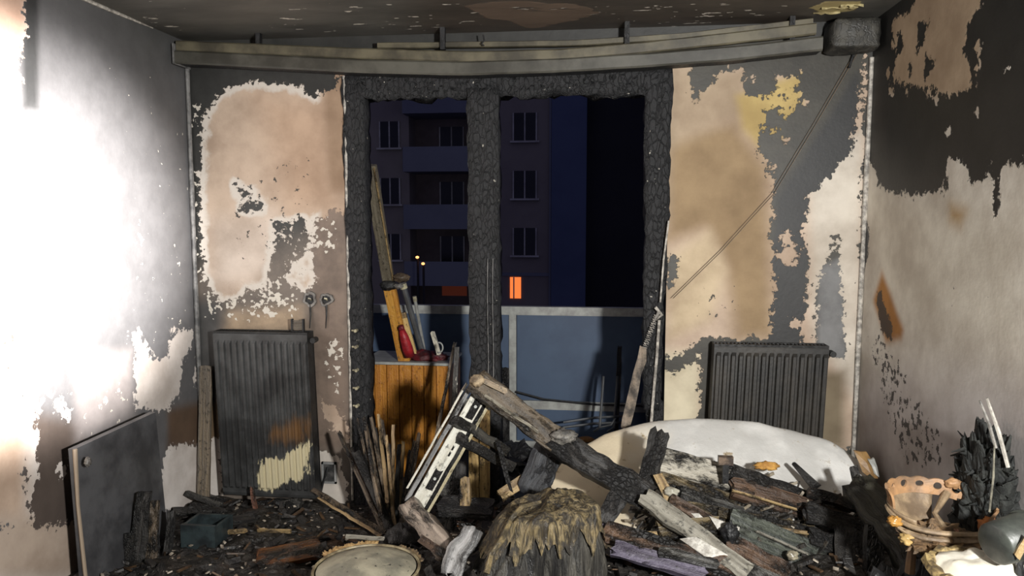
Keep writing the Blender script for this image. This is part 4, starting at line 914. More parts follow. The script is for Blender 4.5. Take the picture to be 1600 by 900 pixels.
tboard('charred_post', 'broad charred post propped under the long beam', 'post', at(828, 772, 3.02), at(872, 676, 3.12), 0.13, 0.05, m_board('blue_black_char', S(46, 48, 52), S(24, 25, 28), 0.45, 0.26, 0.6, cchar=S(18, 18, 19)), nrm=(0, -1, 0.3), jit=0.012, step=0.03)
tboard('burnt_block', 'pale broken wood end on the ash beside the charred post', 'wood', at(782, 776, 3.0), at(818, 752, 3.05), 0.05, 0.04, M_['tan'], jit=0.012)
tboard('burnt_block', 'ochre wood stub standing at the mullion foot', 'wood', at(728, 792, 3.3), at(728, 748, 3.35), 0.045, 0.03, M_['tan'], nrm=(0, -1, 0), jit=0.006)
tboard('burnt_block', 'dark slab lying in the ash right of the white frame foot', 'wood', at(690, 790, 3.3), at(770, 796, 3.3), 0.12, 0.03, M_['black'], nrm=(0, -0.3, 1))
for i, (px, py, h) in enumerate(((700, 735, 0.2), (718, 720, 0.24), (690, 760, 0.14))):
    a_ = at(px, 800, 3.5); tboard('burnt_stump_wood', ('grey', 'dark', 'short dark')[i]+' burnt wood remnant standing behind the white frame piece', 'wood', (a_.x, 3.5, 0.06), at(px, py, 3.55), 0.06, 0.03, M_[('ash', 'black', 'black')[i]], nrm=(0, -1, 0), jit=0.012)
tboard('crumpled_foil', 'crumpled silvery white strip beside the big burnt stump', 'foil', at(700, 900, 2.62), at(740, 828, 2.72), 0.075, 0.05, m_board('ashen_foil', S(150, 148, 146), S(70, 69, 68), 0.35, 0.35, 0.3), jit=0.022, step=0.02)
tboard('floor_scrap', 'orange brown chip on the dark ash near centre', 'scrap', at(714, 818, 2.95), at(742, 822, 2.95), 0.022, 0.012, M_['amber'])
tboard('reddish_lath', 'reddish lath end poking out behind the crumpled foil', 'lath', at(658, 842, 2.75), at(700, 868, 2.68), 0.03, 0.02, M_['brown'])

# ------------------------------------------------------------------ big burnt stump, grey tub, white slab
def m_stump():
    m = NT('burnt_bark'); v = m.obj(); g = m.noise(m.scale(v, (26, 26, 3.5)), 1.0, 6, 0.65, 0.6); n = m.noise(v, 5, 5, 0.6)
    z = m.node('ShaderNodeSeparateXYZ'); m.l.new(v, z.inputs[0])
    up_ = m.ss(m.math('ADD', z.outputs[2], m.math('MULTIPLY', m.math('SUBTRACT', n, 0.5), 0.22)), 0.90, 0.96)
    c = m.mix(m.ss(g, 0.38, 0.66), S(26, 25, 24), S(86, 83, 76)); c2 = m.mix(m.ss(g, 0.4, 0.66), S(50, 42, 28), S(138, 118, 78)); c = m.mix(m.math('MULTIPLY', up_, 0.9), c, c2)
    m.col(c); m.rough(0.5); m.bump(g, 1.0, 0.03); return m.m
def m_cover():
    m = NT('torn_tan_cover'); v = m.obj(); g = m.noise(m.scale(v, (42, 42, 7)), 1.0, 6, 0.65, 1.2); n = m.noise(v, 11, 5, 0.65)
    c = m.mix(m.ss(g, 0.4, 0.64), S(48, 42, 32), S(140, 124, 90)); c = m.mix(m.ss(n, 0.5, 0.62), c, S(52, 48, 42)); m.col(c); m.rough(0.45); m.bump(g, 0.9, 0.02); return m.m
c = at(850, 850, 2.66); e = thing('burnt_bolster', 'big burnt rolled bolster with torn tan top in the centre foreground', 'bolster')
zb = 0.12; zt = at(850, 780, 2.66).z
def bol(t, a_, grow=0.0):
    d = Vector((math.cos(a_), math.sin(a_), 0))
    if t < 0.7: q = t/0.7; r = 0.23-0.045*q**1.5; z = 0.84*q
    else: q = (t-0.7)/0.3; r = 0.185*max(0.0, 1-q**3)**0.5+0.0004; z = 0.84+0.16*math.sin(q*math.pi/2)
    fl_ = abs(noise.noise(Vector((d.x*6, d.y*6, z*1.2))))
    r *= 1+0.14*noise.noise(Vector((d.x*1.9, d.y*1.9, z*1.5)))-0.13*fl_+0.05*noise.noise(Vector((d.x*14, d.y*14, z*5)))
    if d.x < 0: r *= 1+0.6*(-d.x)*(1-z)**1.2
    else: r *= 1+0.08*d.x*z
    zz = zb+(zt-zb)*z+0.03*z*noise.noise(Vector((d.x*r*16, d.y*r*16, 4)))-0.06*z*max(0, -d.x)
    r += grow
    return Vector((c.x+0.012+d.x*r, 2.66+d.y*r*0.85, zz+grow*0.7))
def bshell(name, t0f, mat, grow, nv):
    V = []; Fc = []; nu = 110
    for j in range(nv+1):
        for i in range(nu):
            a_ = 2*math.pi*i/nu; t0 = t0f(a_); t = t0+(1-t0)*j/nv; V.append(bol(t, a_, grow+(0.008*(1-j/nv)**2 if grow else 0)))
    for j in range(nv):
        for i in range(nu): i2 = (i+1) % nu; Fc.append((j*nu+i, j*nu+i2, (j+1)*nu+i2, (j+1)*nu+i))
    return mk(name, V, Fc, mat, e, True)
bshell('body', lambda a_: 0.0, m_stump(), 0.0, 40)
def fr_(a_): return 0.60+0.16*noise.noise(Vector((math.cos(a_)*3, math.sin(a_)*3, 0)))+0.14*noise.noise(Vector((math.cos(a_)*12, math.sin(a_)*12, 3)))-0.12*max(0, -math.cos(a_+0.5))
bshell('torn_cover', fr_, m_cover(), 0.006, 18)
P = [at(845, 784, 2.62), at(815, 792, 2.58), at(798, 812, 2.56), at(785, 842, 2.5), at(768, 866, 2.46), at(760, 896, 2.42)]
mb = MB(); mb.tube(P, [0.006, 0.010, 0.009, 0.012, 0.010, 0.012], 7); mb.build('torn_flap', m_char('torn_flap', S(58, 52, 40), S(120, 104, 70)), e)

c = at(572, 850, 2.62); zt = at(565, 846, 2.78).z-0.03
e = thing('round_tub', 'round grey topped tub with frayed tan rim in the foreground', 'tub')
V = []; Fc = []; nu = 56; prof = [(0.185, 0.0), (0.195, 0.12), (0.20, zt-0.10), (0.20, zt-0.07)]
prof = [(0.185, 0.03), (0.195, 0.12), (0.198, zt-0.03), (0.20, zt-0.005)]
TX, TY = c.x, 2.62
for r, z in prof:
    for i in range(nu): a_ = 2*math.pi*i/nu; V.append((TX+r*math.cos(a_), TY+r*math.sin(a_), z))
for j in range(len(prof)-1):
    for i in range(nu): i2 = (i+1) % nu; Fc.append((j*nu+i, j*nu+i2, (j+1)*nu+i2, (j+1)*nu+i))
mk('side_wall', V, Fc, m_plain('browned_tub_side', S(110, 92, 68), 0.6, S(50, 44, 38), 9), e, True)
V = []; Fc = []; nr = 12
for j in range(nr+1):
    r = 0.188*(1-j/nr); 
    for i in range(nu):
        a_ = 2*math.pi*i/nu; z = zt+0.045*(1-(r/0.188)**2)+0.004*noise.noise(Vector((r*20*math.cos(a_), r*20*math.sin(a_), 0)))
        V.append((TX+r*math.cos(a_), TY+r*math.sin(a_), z))
for j in range(nr):
    for i in range(nu): i2 = (i+1) % nu; Fc.append((j*nu+i, j*nu+i2, (j+1)*nu+i2, (j+1)*nu+i))
lm = NT('dusty_grey_lid'); v = lm.obj(); n = lm.noise(v, 9, 6, 0.65); n2 = lm.noise(v, 40, 3)
lm.col(lm.mix(lm.ss(n2, 0.66, 0.7), lm.mix(lm.ss(n, 0.35, 0.65), S(116, 113, 100), S(160, 154, 134)), S(60, 58, 52))); lm.rough(0.5); lm.bump(n, 0.4, 0.02)
mk('lid', V, Fc, lm.m, e, True)
mb = MB(); mb.tube([(TX+0.199*math.cos(a_), TY+0.199*math.sin(a_), zt) for a_ in np.linspace(0, 2*math.pi, 57)], 0.006, 6); mb.build('rim', m_plain('pale_rim', S(150, 138, 108), 0.5, S(90, 78, 58), 20), e)
V = []; Fc = []; nf = 60
for k in range(nf+1):
    a_ = R(95)+R(65)*k/nf; h = 0.006+0.022*abs(noise.noise(Vector((k*0.23, 1, 0))))+0.012*random.random()
    for r, dz in ((0.203, -0.02), (0.212, 0.004), (0.214+0.6*h, h*0.6), (0.208, h*0.35)): V.append((TX+r*math.cos(a_), TY+r*math.sin(a_), zt+dz))
for k in range(nf):
    for q in range(4): q2 = (q+1) % 4; Fc.append((k*4+q, (k+1)*4+q, (k+1)*4+q2, k*4+q2))
mk('frayed_lining', V, Fc, m_plain('tan_fibre', S(176, 146, 98), 0.8, S(110, 82, 50), 40), e)
V = []; Fc = []
for k in range(31):
    a_ = R(20)+R(50)*k/30; h = 0.004+0.02*abs(noise.noise(Vector((k*0.3, 5, 0))))+0.006*random.random()
    for r, dz in ((0.200, -0.02), (0.208, 0.004), (0.211+0.6*h, h*0.6), (0.205, h*0.35)): V.append((TX+r*math.cos(a_), TY+r*math.sin(a_), zt+dz))
for k in range(30):
    for q in range(4): q2 = (q+1) % 4; Fc.append((k*4+q, (k+1)*4+q, (k+1)*4+q2, k*4+q2))
mk('frayed_lining', V, Fc, m_plain('brown_fibre', S(120, 100, 70), 0.8, S(60, 50, 38), 40), e)
tboard('pale_slip', 'narrow pale slip lying on the tub rim', 'strip', at(540, 838, 2.83), at(600, 842, 2.84), 0.016, 0.008, M_['grey'], nrm=(0, -0.3, 1))

e = thing('white_slab', 'bright white melted slab at the lower right corner', 'slab')
mat_wslab = m_plain('bright_white_melt', S(238, 234, 222), 0.5, S(214, 206, 186), 5, 0.3)
c = at(1535, 900, 2.15); lump('core', (c.x, 2.15, c.z-0.01), (0.125, 0.12, 0.07), mat_wslab, 2, 0.25, 2.0, 36, 20, parent=e)
P = []
for k in range(26):
    a_ = R(-30)+R(260)*k/25; P.append((c.x+0.13*math.cos(a_)*(1+.1*noise.noise(Vector((k*.5, 0, 0)))), 2.15+0.125*math.sin(a_), c.z+0.01+0.02*noise.noise(Vector((k*.7, 3, 0)))))
mb = MB(); mb.tube(P, [0.012+0.014*random.random() for _ in P], 6); mb.build('crumbly_rim', m_plain('yellowed_crumb', S(166, 144, 96), 0.7, S(80, 68, 50), 40), e)

# ------------------------------------------------------------------ white mattress
rows = [
 [(845, 800, 3.62), (925, 760, 3.7), (1010, 735, 3.74), (1100, 725, 3.76), (1200, 735, 3.76), (1290, 760, 3.74), (1372, 800, 3.66)],
 [(855, 716, 3.52), (925, 672, 3.6), (1005, 645, 3.64), (1100, 634, 3.66), (1200, 642, 3.66), (1292, 666, 3.64), (1378, 722, 3.56)],
 [(852, 730, 3.42), (925, 698, 3.5), (1005, 674, 3.54), (1100, 664, 3.56), (1200, 674, 3.56), (1292, 698, 3.54), (1380, 750, 3.46)],
 [(862, 775, 3.28), (925, 755, 3.3), (1005, 735, 3.34), (1100, 725, 3.36), (1200, 740, 3.36), (1290, 770, 3.34), (1370, 815, 3.28)],
 [(872, 800, 3.16), (935, 800, 3.12), (1010, 795, 3.14), (1100, 790, 3.14), (1200, 805, 3.14), (1290, 835, 3.12), (1365, 870, 3.08)],
 [(900, 850, 3.0), (950, 855, 2.94), (1020, 860, 2.92), (1100, 865, 2.9), (1200, 880, 2.88), (1290, 900, 2.88), (1360, 925, 2.86)]]
V = []; Fc = []
for r in rows:
    for q in r: V.append(at(*q))
for v in V:
    v.x = min(v.x, XR-0.05)
n7 = 7
for i in range(len(rows)-1):
    for j in range(n7-1): Fc.append((i*n7+j, (i+1)*n7+j, (i+1)*n7+j+1, i*n7+j+1))
mm = NT('singed_white_ticking'); v = mm.obj(); n = mm.noise(v, 3.0, 5, 0.6); n2 = mm.noise(v, 16, 5, 0.65)
sx = mm.node('ShaderNodeSeparateXYZ'); mm.l.new(v, sx.inputs[0])
left = mm.ss(mm.math('ADD', sx.outputs[0], mm.math('MULTIPLY', mm.math('SUBTRACT', n, 0.5), 0.5)), -0.15, -0.45)
c = mm.mix(mm.ss(n, 0.38, 0.6), S(196, 195, 191), S(224, 223, 219)); c = mm.mix(left, c, S(212, 198, 170)); c = mm.mix(mm.math('MULTIPLY', mm.ss(n2, 0.62, 0.72), 0.8), c, S(150, 128, 88)); c = mm.mix(mm.ss(n2, 0.74, 0.78), c, S(70, 60, 48))
mm.col(c); mm.rough(0.55); mm.bump(n2, 0.25, 0.02)
o = mk('mattress', V, Fc, mm.m, None, True); tag(o, 'white singed mattress arching over the debris under the right radiator', 'mattress')
s_ = o.modifiers.new('sub', 'SUBSURF'); s_.levels = 3; s_.render_levels = 3
s_ = o.modifiers.new('thick', 'SOLIDIFY'); s_.thickness = 0.06; s_.offset = -1.0
tx = bpy.data.textures.new('soft_folds', 'CLOUDS'); tx.noise_scale = 0.28; d_ = o.modifiers.new('folds', 'DISPLACE'); d_.texture = tx; d_.strength = 0.05; d_.mid_level = 0.5
# singed curl at the mattress's right end
e = thing('singed_flap', 'brown singed flap curling off the mattress right end', 'flap')
strip('flap', [(1334, 704), (1342, 722), (1348, 738), (1356, 744)], [(1354, 706), (1364, 722), (1370, 738), (1372, 748)], 3.42, 3.38, 0.012, m_plain('singed_tan', S(150, 118, 74), 0.5, S(104, 78, 46), 14), e)
strip('white_edge', [(1356, 718), (1362, 728), (1366, 740)], [(1366, 716), (1371, 730), (1374, 746)], 3.4, 3.38, 0.014, mat_wht, e)

# ------------------------------------------------------------------ boards heaped on the mattress
bd = [
 ('burnt_plank', 'charred slat with flaking white paint, topmost on the mattress', (1030, 718, 3.16), (1150, 750, 3.18), .085, 'flaky'),
 ('burnt_plank', 'black slat continuing the topmost slat towards the right', (1140, 738, 3.18), (1310, 800, 3.24), .06, 'black'),
 ('burnt_plank', 'olive brown slat second from the mattress top', (1032, 752, 3.06), (1235, 812, 3.12), .055, 'olive'),
 ('burnt_plank', 'reddish brown slat right of the rusty bracket', (1146, 762, 3.1), (1300, 806, 3.16), .07, 'brown'),
 ('burnt_plank', 'ashy black slat under the olive brown slat', (1060, 776, 2.98), (1240, 836, 3.06), .065, 'ash'),
 ('burnt_plank', 'olive slat with pale splinters in the pile middle', (1050, 792, 2.9), (1270, 836, 2.98), .05, 'olive'),
 ('burnt_plank', 'broad greenish grey board low in the pile', (1140, 826, 2.84), (1285, 884, 2.88), .12, 'green'),
 ('burnt_plank', 'brown slat at the bottom edge of the pile', (1135, 852, 2.76), (1260, 915, 2.78), .07, 'brown'),
 ('burnt_plank', 'grey slat below the brown bottom slat', (1090, 862, 2.68), (1220, 920, 2.66), .06, 'ash'),
 ('burnt_plank', 'thin pale lath right of the rusty bracket', (1144, 766, 3.05), (1244, 796, 3.08), .008, 'tan'),
 ('burnt_plank', 'yellowed thin lath below the pale lath', (1180, 822, 2.92), (1262, 833, 2.94), .014, 'tan'),
 ('burnt_plank', 'thin pale lath over the greenish grey board', (1182, 830, 2.84), (1262, 866, 2.85), .008, 'grey'),
 ('burnt_plank', 'long grey strip crossing the pile diagonally', (1004, 774, 2.86), (1168, 896, 2.6), .052, 'grey'),
 ('burnt_plank', 'split tan lath end beside the upright charred board', (1028, 742, 2.96), (1052, 796, 2.88), .03, 'tan'),
 ('burnt_plank', 'brown lath running from split lath under the white scraps', (1046, 780, 2.88), (1120, 820, 2.86), .035, 'brown'),
 ('burnt_plank', 'mauve painted plank at the bottom of the pile', (960, 856, 2.62), (1100, 898, 2.56), .04, 'purple'),
 ('burnt_plank', 'wide brown plank just above the mauve plank', (948, 832, 2.72), (1145, 890, 2.62), .06, 'brown'),
 ('burnt_plank', 'dark mauve plank end left of the pile', (940, 828, 2.76), (1010, 846, 2.74), .03, 'purple'),
 ('burnt_plank', 'olive lath crossing behind the long grey strip', (1030, 828, 2.8), (1125, 822, 2.84), .05, 'olive'),
 ('burnt_plank', 'thin yellow sliver left of the long grey strip', (990, 834, 2.72), (1026, 834, 2.74), .014, 'tan'),
 ('burnt_plank', 'narrow olive lath between the ashy slat and the olive slat', (1120, 800, 2.92), (1270, 846, 2.94), .03, 'olive'),
 ('burnt_plank', 'brown slat just below the black slat of the top edge', (1180, 768, 3.12), (1330, 816, 3.14), .045, 'brown'),
 ('burnt_plank', 'ashy lath end poking out over the mauve plank', (1030, 862, 2.6), (1120, 884, 2.58), .03, 'ash'),
 ('burnt_plank', 'black slat put for the shadow right of the pile', (1262, 800, 3.02), (1350, 830, 3.04), .06, 'black'),  # black colour stands for the cast shadow right of the pile
 ('burnt_plank', 'black slat put low for the shadow right of the pile', (1266, 836, 2.92), (1352, 872, 2.94), .05, 'black'),  # second black slat filling in the same shadow
 ('burnt_plank', 'brown edged lath spanning from pile to the right beam', (1262, 768, 3.16), (1350, 796, 3.14), .03, 'brown'),
]
for nm, lab, a_, b2, wd, mt in bd:
    tboard(nm, lab, 'slat', at(*a_), at(*b2), wd*(1.35 if wd > 0.02 else 1), 0.026 if wd > 0.02 else wd, M_[mt], nrm=(-0.1, -0.75, 0.75), jit=0.008 if wd > 0.02 else 0.002, group='burnt slats heaped on the mattress')
for lab, pts, Y in (('triangular white scrap under the long grey strip', [(1062, 842), (1086, 838), (1146, 872), (1108, 874)], 2.70), ('white scrap in the middle of the slat pile', [(1108, 806), (1156, 824), (1150, 844), (1128, 838)], 2.82), ('small white scrap left of the middle white scrap', [(1080, 802), (1092, 802), (1122, 832), (1110, 834)], 2.83)):
    V = [at(x, y, Y-0.0012*(y-820)) for x, y in pts]; dn = Vector((0.002, 0.008, -0.008)); V += [v+dn for v in V]
    tag(mk('white_scrap', V, [(0, 1, 2, 3), (7, 6, 5, 4), (0, 4, 5, 1), (1, 5, 6, 2), (2, 6, 7, 3), (3, 7, 4, 0)], m_plain('grimy_white_scrap', S(196, 192, 182), 0.5, S(112, 106, 96), 17, 0.4)), lab, 'scrap')
tboard('charred_board', 'upright charred board rising from the long beam over the mattress', 'board', at(1008, 762, 2.98), at(1032, 676, 3.12), 0.075, 0.05, M_['black'], nrm=(-0.3, -1, 0.1), jit=0.008)
tboard('charred_board', 'charred board hanging below the long beam beside the bolster', 'board', at(930, 836, 2.84), at(974, 764, 2.92), 0.07, 0.04, M_['black'], nrm=(-0.2, -1, 0.2), jit=0.012)
e = thing('rusty_bracket', 'rusty metal bracket on the topmost slat', 'bracket'); c = at(1134, 718, 3.1)
MB().box((c.x-0.03, c.y-0.01, c.z-0.022), (c.x+0.03, c.y+0.02, c.z+0.012)).build('plate', m_plain('rusty_plate', S(116, 98, 82), 0.4, S(60, 50, 44), 30), e)
MB().box((c.x-0.012, c.y-0.012, c.z-0.10), (c.x+0.012, c.y+0.012, c.z-0.02)).build('tongue', mat_charb, e)
tag(lump('melted_glob', at(1049, 768, 2.9), (0.03, 0.02, 0.018), m_plain('shiny_melt', S(190, 186, 170), 0.1, S(120, 116, 104), 8), 3, 0.3), 'shiny melted glob beside the split tan lath', 'glob')
tag(lump('melted_glob', at(1238, 868, 2.78), (0.022, 0.016, 0.018), m_plain('shiny_melt_b', S(170, 162, 140), 0.12, S(100, 94, 80), 20), 5, 0.4), 'shiny melted glob on the greenish grey board', 'glob')
tag(lump('foam_scrap', at(1198, 728, 3.22), (0.05, 0.02, 0.018), m_plain('orange_foam', S(196, 150, 76), 0.8, S(150, 106, 48), 30), 8, 0.5, 3), 'torn orange foam scrap on the mattress beside the topmost slats', 'foam')
tboard('shadow_sliver', 'curved dark sliver put for the shadowed tear on the mattress right of the foam scrap', 'sliver', at(1240, 724, 3.3), at(1276, 762, 3.22), 0.035, 0.012, M_['black'], jit=0.004, taper=(0.5, 1.2))  # dark strip standing in for shade in a notch of the mattress
c = at(1140, 832, 2.78); tag(lump('burnt_clod', c, (0.03, 0.025, 0.04), mat_charb, 6, 0.5, 3), 'black clod standing between the white scraps and the greenish board', 'debris')

mb = MB(); random.seed(5); Vm = [at(*q) for q in rows[3]], [at(*q) for q in rows[4]], [at(*q) for q in rows[5]]
def mpt(u, v_):
    j = min(int(u*6), 5); f = u*6-j; rI = 0 if v_ < 0.5 else 1; g_ = (v_-0.5*rI)*2
    p = Vm[rI][j].lerp(Vm[rI][j+1], f); q = Vm[rI+1][j].lerp(Vm[rI+1][j+1], f); return p.lerp(q, g_)
mb2 = MB()
for k in range(620):
    p = mpt(random.uniform(0.28, 0.98), random.uniform(0.08, 1.0))+Vector((0, -0.03, 0.03))+Vector((random.gauss(0, .01), -abs(random.gauss(0, .03)), random.gauss(0, .012)))
    s1 = random.uniform(0.005, 0.016); l1 = s1*random.uniform(1.5, 9)
    M = Matrix.Translation(p) @ Matrix.Rotation(random.gauss(-0.35, 0.5), 4, 'Y') @ Matrix.Rotation(random.gauss(0.1, 0.5), 4, 'Z') @ Matrix.Rotation(random.uniform(0, 3), 4, 'X')
    (mb if k % 4 else mb2).box((-l1/2, -s1/2, -s1/3), (l1/2, s1/2, s1/3), M)
tag(mb.build('pile_splinters', m_char('pile_char', S(26, 25, 24), S(66, 60, 52), 0.15)), 'charred splinters strewn through the slat pile', 'rubble', kind='stuff')
tag(mb2.build('pile_flakes', m_plain('pile_flake', S(150, 140, 122), 0.5, S(80, 70, 56), 30)), 'pale flakes strewn through the slat pile', 'rubble', kind='stuff')

# ------------------------------------------------------------------ right side
e = thing('sloping_beam', 'thick charred beam sloping down at the right side', 'beam')
board('beam', at(1340, 760, 2.9), at(1462, 915, 2.52), 0.12, 0.09, m_board('mossy_char', S(66, 64, 52), S(38, 37, 34), 0.42, 0.2), e, nrm=(-0.3, -0.7, 0.8), jit=0.02, step=0.025)
lump('ashy_end', at(1350, 774, 2.86), (0.04, 0.03, 0.03), m_char('ashy', S(90, 88, 76), S(130, 128, 112)), 3, 0.5, 3, parent=e)
tboard('charred_peg', 'thin charred peg standing on the mattress right end', 'peg', at(1352, 790, 2.98), at(1333, 730, 3.06), 0.03, 0.03, M_['black'], nrm=(0, -1, 0))
p = at(1368, 850, 2.66); tboard('charred_prop', 'grey charred prop under the right sloping beam', 'prop', (p.x, 2.66, 0.18), at(1366, 820, 2.74), 0.06, 0.04, M_['ash'], nrm=(0, -1, 0))
tboard('burnt_plank', 'dark broad plank put for the shadow below the mattress right end', 'plank', at(1330, 900, 2.8), at(1330, 830, 2.95), 0.12, 0.03, M_['black'], nrm=(-0.2, -1, 0.3))  # dark plank filling in for the black shadow on the mattress
# rusty scalloped metal basket
mat_rust = m_plain('rusty_orange_metal', S(172, 132, 92), 0.55, S(122, 100, 80), 9, 0.4, 0.1); mat_rust2 = m_plain('rusty_grey_metal', S(164, 142, 112), 0.55, S(104, 88, 70), 10, 0.4, 0.1)
YK = 2.42; kc = at(1466, 796, YK); e = thing('rusty_basket', 'rusty metal basket with a pierced scalloped rim at the right', 'basket')
KR = 0.148; tilt = Matrix.Rotation(R(8), 3, 'X') @ Matrix.Rotation(R(4), 3, 'Y')
def kp(a_, r, z): return kc+tilt @ Vector((r*math.cos(a_), r*0.8*math.sin(a_), z))
# pierced rim: outline with holes made from quads around each hole
nh = 17; V = []; Fc = []
hole = 0.0135
for h in range(nh):
    ac = 2*math.pi*(h+0.5)/nh; half = math.pi/nh
    if 3.5 < ac < 5.6: continue
    ring_o = []; ring_i = []
    m_ = 16
    for k in range(m_):
        t = 2*math.pi*k/m_; cx_, cz_ = math.cos(t), math.sin(t)
        q = max(abs(cx_), abs(cz_)); ox, oz = cx_/q, cz_/q
        if oz > 0.9: oz_ = 1.05-0.25*ox*ox
        else: oz_ = oz
        ring_o.append((ac+ox*half, 0.022+oz_*0.025)); ring_i.append((ac+cx_*hole/KR*0.95, 0.026+cz_*0.0105*(1+0.2*math.sin(h*3))))
    n0 = len(V)
    for off in (0.0, -0.008):
        for (aa, zz) in ring_o+ring_i: V.append(kp(aa, KR+off+zz*0.35+0.006*noise.noise(Vector((aa*3, zz*20, 0))), zz))
    for k in range(m_):
        k2 = (k+1) % m_
        Fc += [(n0+k, n0+k2, n0+m_+k2, n0+m_+k), (n0+2*m_+k2, n0+2*m_+k, n0+3*m_+k, n0+3*m_+k2), (n0+m_+k, n0+m_+k2, n0+3*m_+k2, n0+3*m_+k), (n0+k2, n0+k, n0+2*m_+k, n0+2*m_+k2)]
mk('pierced_rim', V, Fc, mat_rust, e, False)
# bowl below the rim, open in front
V = []; Fc = []; nb_ = 30
for k in range(nb_+1):
    a_ = R(78)+R(150)*k/nb_
    for j in range(7):
        t = j/6; V.append(kp(a_, KR*(1-0.55*t**1.6), 0.0-0.07*t))
for k in range(nb_):
    for j in range(6): Fc.append((k*7+j, (k+1)*7+j, (k+1)*7+j+1, k*7+j+1))
o = mk('bowl', V, Fc, mat_rust2, e, True); q = o.modifiers.new('t', 'SOLIDIFY'); q.thickness = 0.004
for z, rr, a0, a1, r_ in ((-0.02, 1.0, 170, 395, 0.008), (-0.05, 0.9, 175, 365, 0.009), (-0.075, 0.78, 185, 350, 0.008)):
    mb = MB(); mb.tube([kp(R(a_), KR*rr, z+0.006*math.sin(a_*.05)) for a_ in np.linspace(a0, a1, 24)], r_, 7); mb.build('hoop', mat_rust2, e)
mb = MB(); mb.tube([kp(R(285), KR*0.55, -0.06), kp(R(80), KR*0.25, -0.03), kp(R(62), KR*0.97, 0.01)], [0.012, 0.008, 0.013], 8); mb.build('strut', mat_rust2, e)
for a_, l in ((R(222), 0.14), (R(318), 0.15), (R(90), 0.13)):
    mb = MB(); mb.tube([kp(a_, KR*0.85, -0.05), kp(a_, KR*0.78, -0.09), kp(a_+0.1, KR*0.82, -0.05-l)], [0.016, 0.012, 0.015], 8); mb.build('leg', mat_rust, e)
c = kp(R(-22), KR*1.02, -0.02); lump('rust_knob', c, (0.032, 0.032, 0.036), m_plain('orange_rust', S(190, 120, 60), 0.7, S(140, 92, 56), 12, 0.5), 4, 0.35, 2.2, parent=e)
lump('rust_knob', kp(R(58), KR*1.05, 0.044), (0.026, 0.016, 0.018), mat_rust, 8, 0.35, 2.2, parent=e)
c = at(1466, 842, YK-0.04); tag(lump('rust_heap', (c.x, YK-0.04, c.z-0.005), (0.11, 0.08, 0.045), m_plain('flaky_rust', S(128, 102, 72), 0.7, S(62, 50, 38), 22, 0.8), 7, 0.6, 3.4, 34, 18, smooth=False), 'flaky brown crumbs heaped under the rusty basket', 'debris')
for i, (px, py, s, lab) in enumerate(((1398, 815, 0.022, 'small amber crumb on the right sloping beam'), (1418, 842, 0.024, 'pale amber crumb below the rusty basket leg'), (1453, 862, 0.024, 'creamy folded scrap beside the white slab'), (1490, 830, 0.014, 'small pinkish crumb under the rusty basket'))):
    tag(lump('melted_crumb', at(px, py, 2.36), (s, s*0.8, s*0.7), m_plain('amber_melt_%d' % i, (S(190, 140, 70), S(190, 160, 104), S(206, 188, 140), S(170, 120, 96))[i], 0.3), i+20, 0.5, 2.5), lab, 'crumb')
# charred chair-like mass at the right edge
e = thing('charred_bundle', 'shaggy black charred bundle at the right edge', 'debris')
c = at(1580, 740, 2.5); c.x = XR-0.075; mass = m_char('greenish_char', S(22, 24, 23), S(48, 50, 47), 0.16, 0.8)
lump('mass', (c.x, 2.5, c.z-0.15), (0.07, 0.14, 0.29), mass, 13, 0.32, 2.2, 64, 70, parent=e, smooth=False)
mb = MB(); random.seed(21)
for k in range(70):
    a_ = random.uniform(0, 6.28); z = random.uniform(-0.2, 0.24); a_ = random.uniform(1.7, 4.9); p = Vector((c.x+0.05*math.cos(a_), 2.5+0.11*math.sin(a_), c.z-0.15+z)); d = Vector((math.cos(a_), math.sin(a_), random.uniform(-.6, .8))).normalized()
    mb.tube([p, p+d*random.uniform(0.02, 0.05)], [0.007, 0.002], 4)
o = mb.build('charred_tufts', mass, e); o['kind'] = 'stuff'
for i, (a_, b2, r_, lab) in enumerate((((1575, 730, 2.36), (1542, 622, 2.38), 0.006, 'white thin rod leaning over the charred bundle'), ((1556, 700, 2.38), (1531, 626, 2.4), 0.005, 'grey thin rod left of the white rod'), ((1546, 800, 2.36), (1554, 690, 2.38), 0.003, 'hair thin wire hanging before the charred bundle'))):
    mb = MB(); a2, b3 = at(*a_), at(*b2); mb.tube([a2, a2.lerp(b3, .5)+Vector((0.004, 0, 0)), b3], [r_, r_*1.1, r_*0.7], 6); o = mb.build('thin_rod' if i < 2 else 'thin_wire', m_plain('rod_%d' % i, (S(190, 186, 176), S(150, 146, 138), S(140, 136, 120))[i], 0.5, (S(130, 126, 118), S(90, 88, 84), S(80, 78, 70))[i], 20)); tag(o, lab, 'rod' if i < 2 else 'wire')
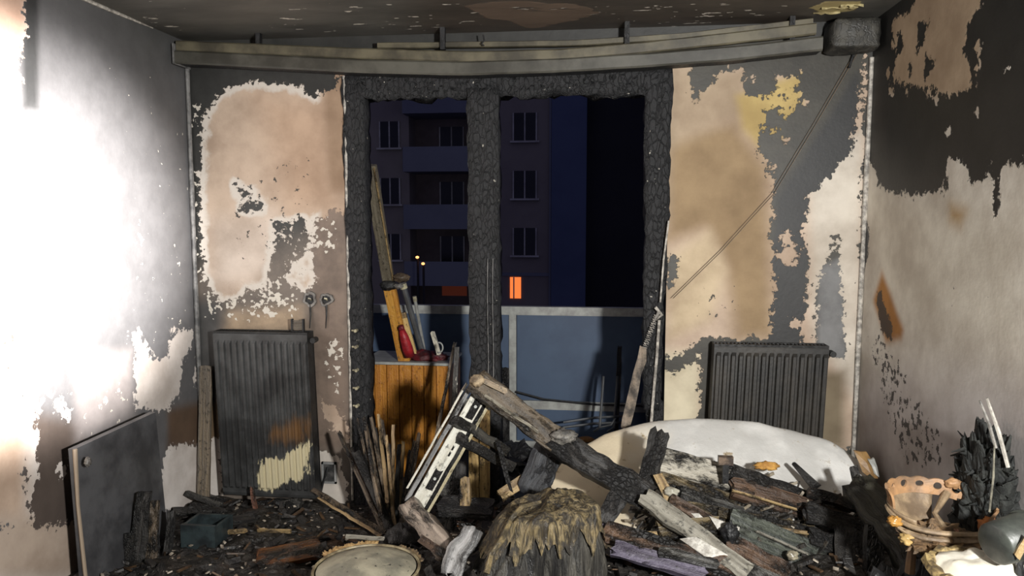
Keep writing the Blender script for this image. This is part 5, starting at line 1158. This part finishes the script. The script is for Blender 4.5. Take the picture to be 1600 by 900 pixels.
# grey pot lying at the right edge
e = thing('grey_pot', 'dark grey pot lying tilted at the right edge', 'pot')
a_, b2 = at(1552, 838, 2.5), at(1605, 846, 2.5); pc = at(1582, 842, 2.1); ax = Vector((0.86, 0.35, 0.12)).normalized(); mat_pot = m_plain('sooty_pot', S(74, 78, 72), 0.4, S(48, 50, 48), 7)
mb = MB(); mb.tube([pc-ax*0.062, pc-ax*0.058, pc+ax*0.05, pc+ax*0.054], [0.05, 0.056, 0.062, 0.062], 28); mb.build('body', mat_pot, e, True)
mb = MB(); mb.tube([pc+ax*0.05, pc+ax*0.058], [0.066, 0.066], 28); mb.build('rim', mat_pot, e)
tboard('orange_strip', 'narrow tan strip at the far right lower edge', 'strip', at(1588, 872, 2.02), at(1606, 838, 2.02), 0.014, 0.01, M_['tan'])
# heaps carrying the right-hand things
for i, (px, py, Y, s, lab) in enumerate(((1470, 880, 2.42, (0.2, 0.2, 0.09), 'black ash heap under the rusty basket'), (1590, 880, 2.12, (0.12, 0.12, 0.10), 'black ash heap under the grey pot'),
        (1000, 850, 2.85, (0.16, 0.12, 0.08), 'black ash heap under the mauve plank'))):
    c = at(px, py, Y); x = min(c.x, XR-s[0]*1.25); tag(lump('ash_heap', (x, Y, c.z*0.45), (s[0], s[1], c.z*0.55), mat_charb, i+31, 0.35, 3.0, 34, 20, smooth=False), lab, 'debris')

# ------------------------------------------------------------------ put each thing's origin at its base
bpy.context.view_layer.update()
for o in [o for o in COL.objects if o.parent is None and o.type in ('MESH', 'EMPTY') and o.get('kind') != 'structure']:
    def allm(q):
        r = [q] if q.type == 'MESH' else []
        for ch in q.children: r += allm(ch)
        return r
    pts = [v.co for q in allm(o) for v in q.data.vertices]
    if not pts: continue
    lo_ = Vector((min(p.x for p in pts), min(p.y for p in pts), min(p.z for p in pts))); hi = Vector((max(p.x for p in pts), max(p.y for p in pts), max(p.z for p in pts)))
    loc = Vector(((lo_.x+hi.x)/2, (lo_.y+hi.y)/2, lo_.z))
    if o.type == 'MESH': o.data.transform(Matrix.Translation(-loc))
    o.location = loc
    for ch in o.children: ch.matrix_parent_inverse = Matrix.Translation(-loc)
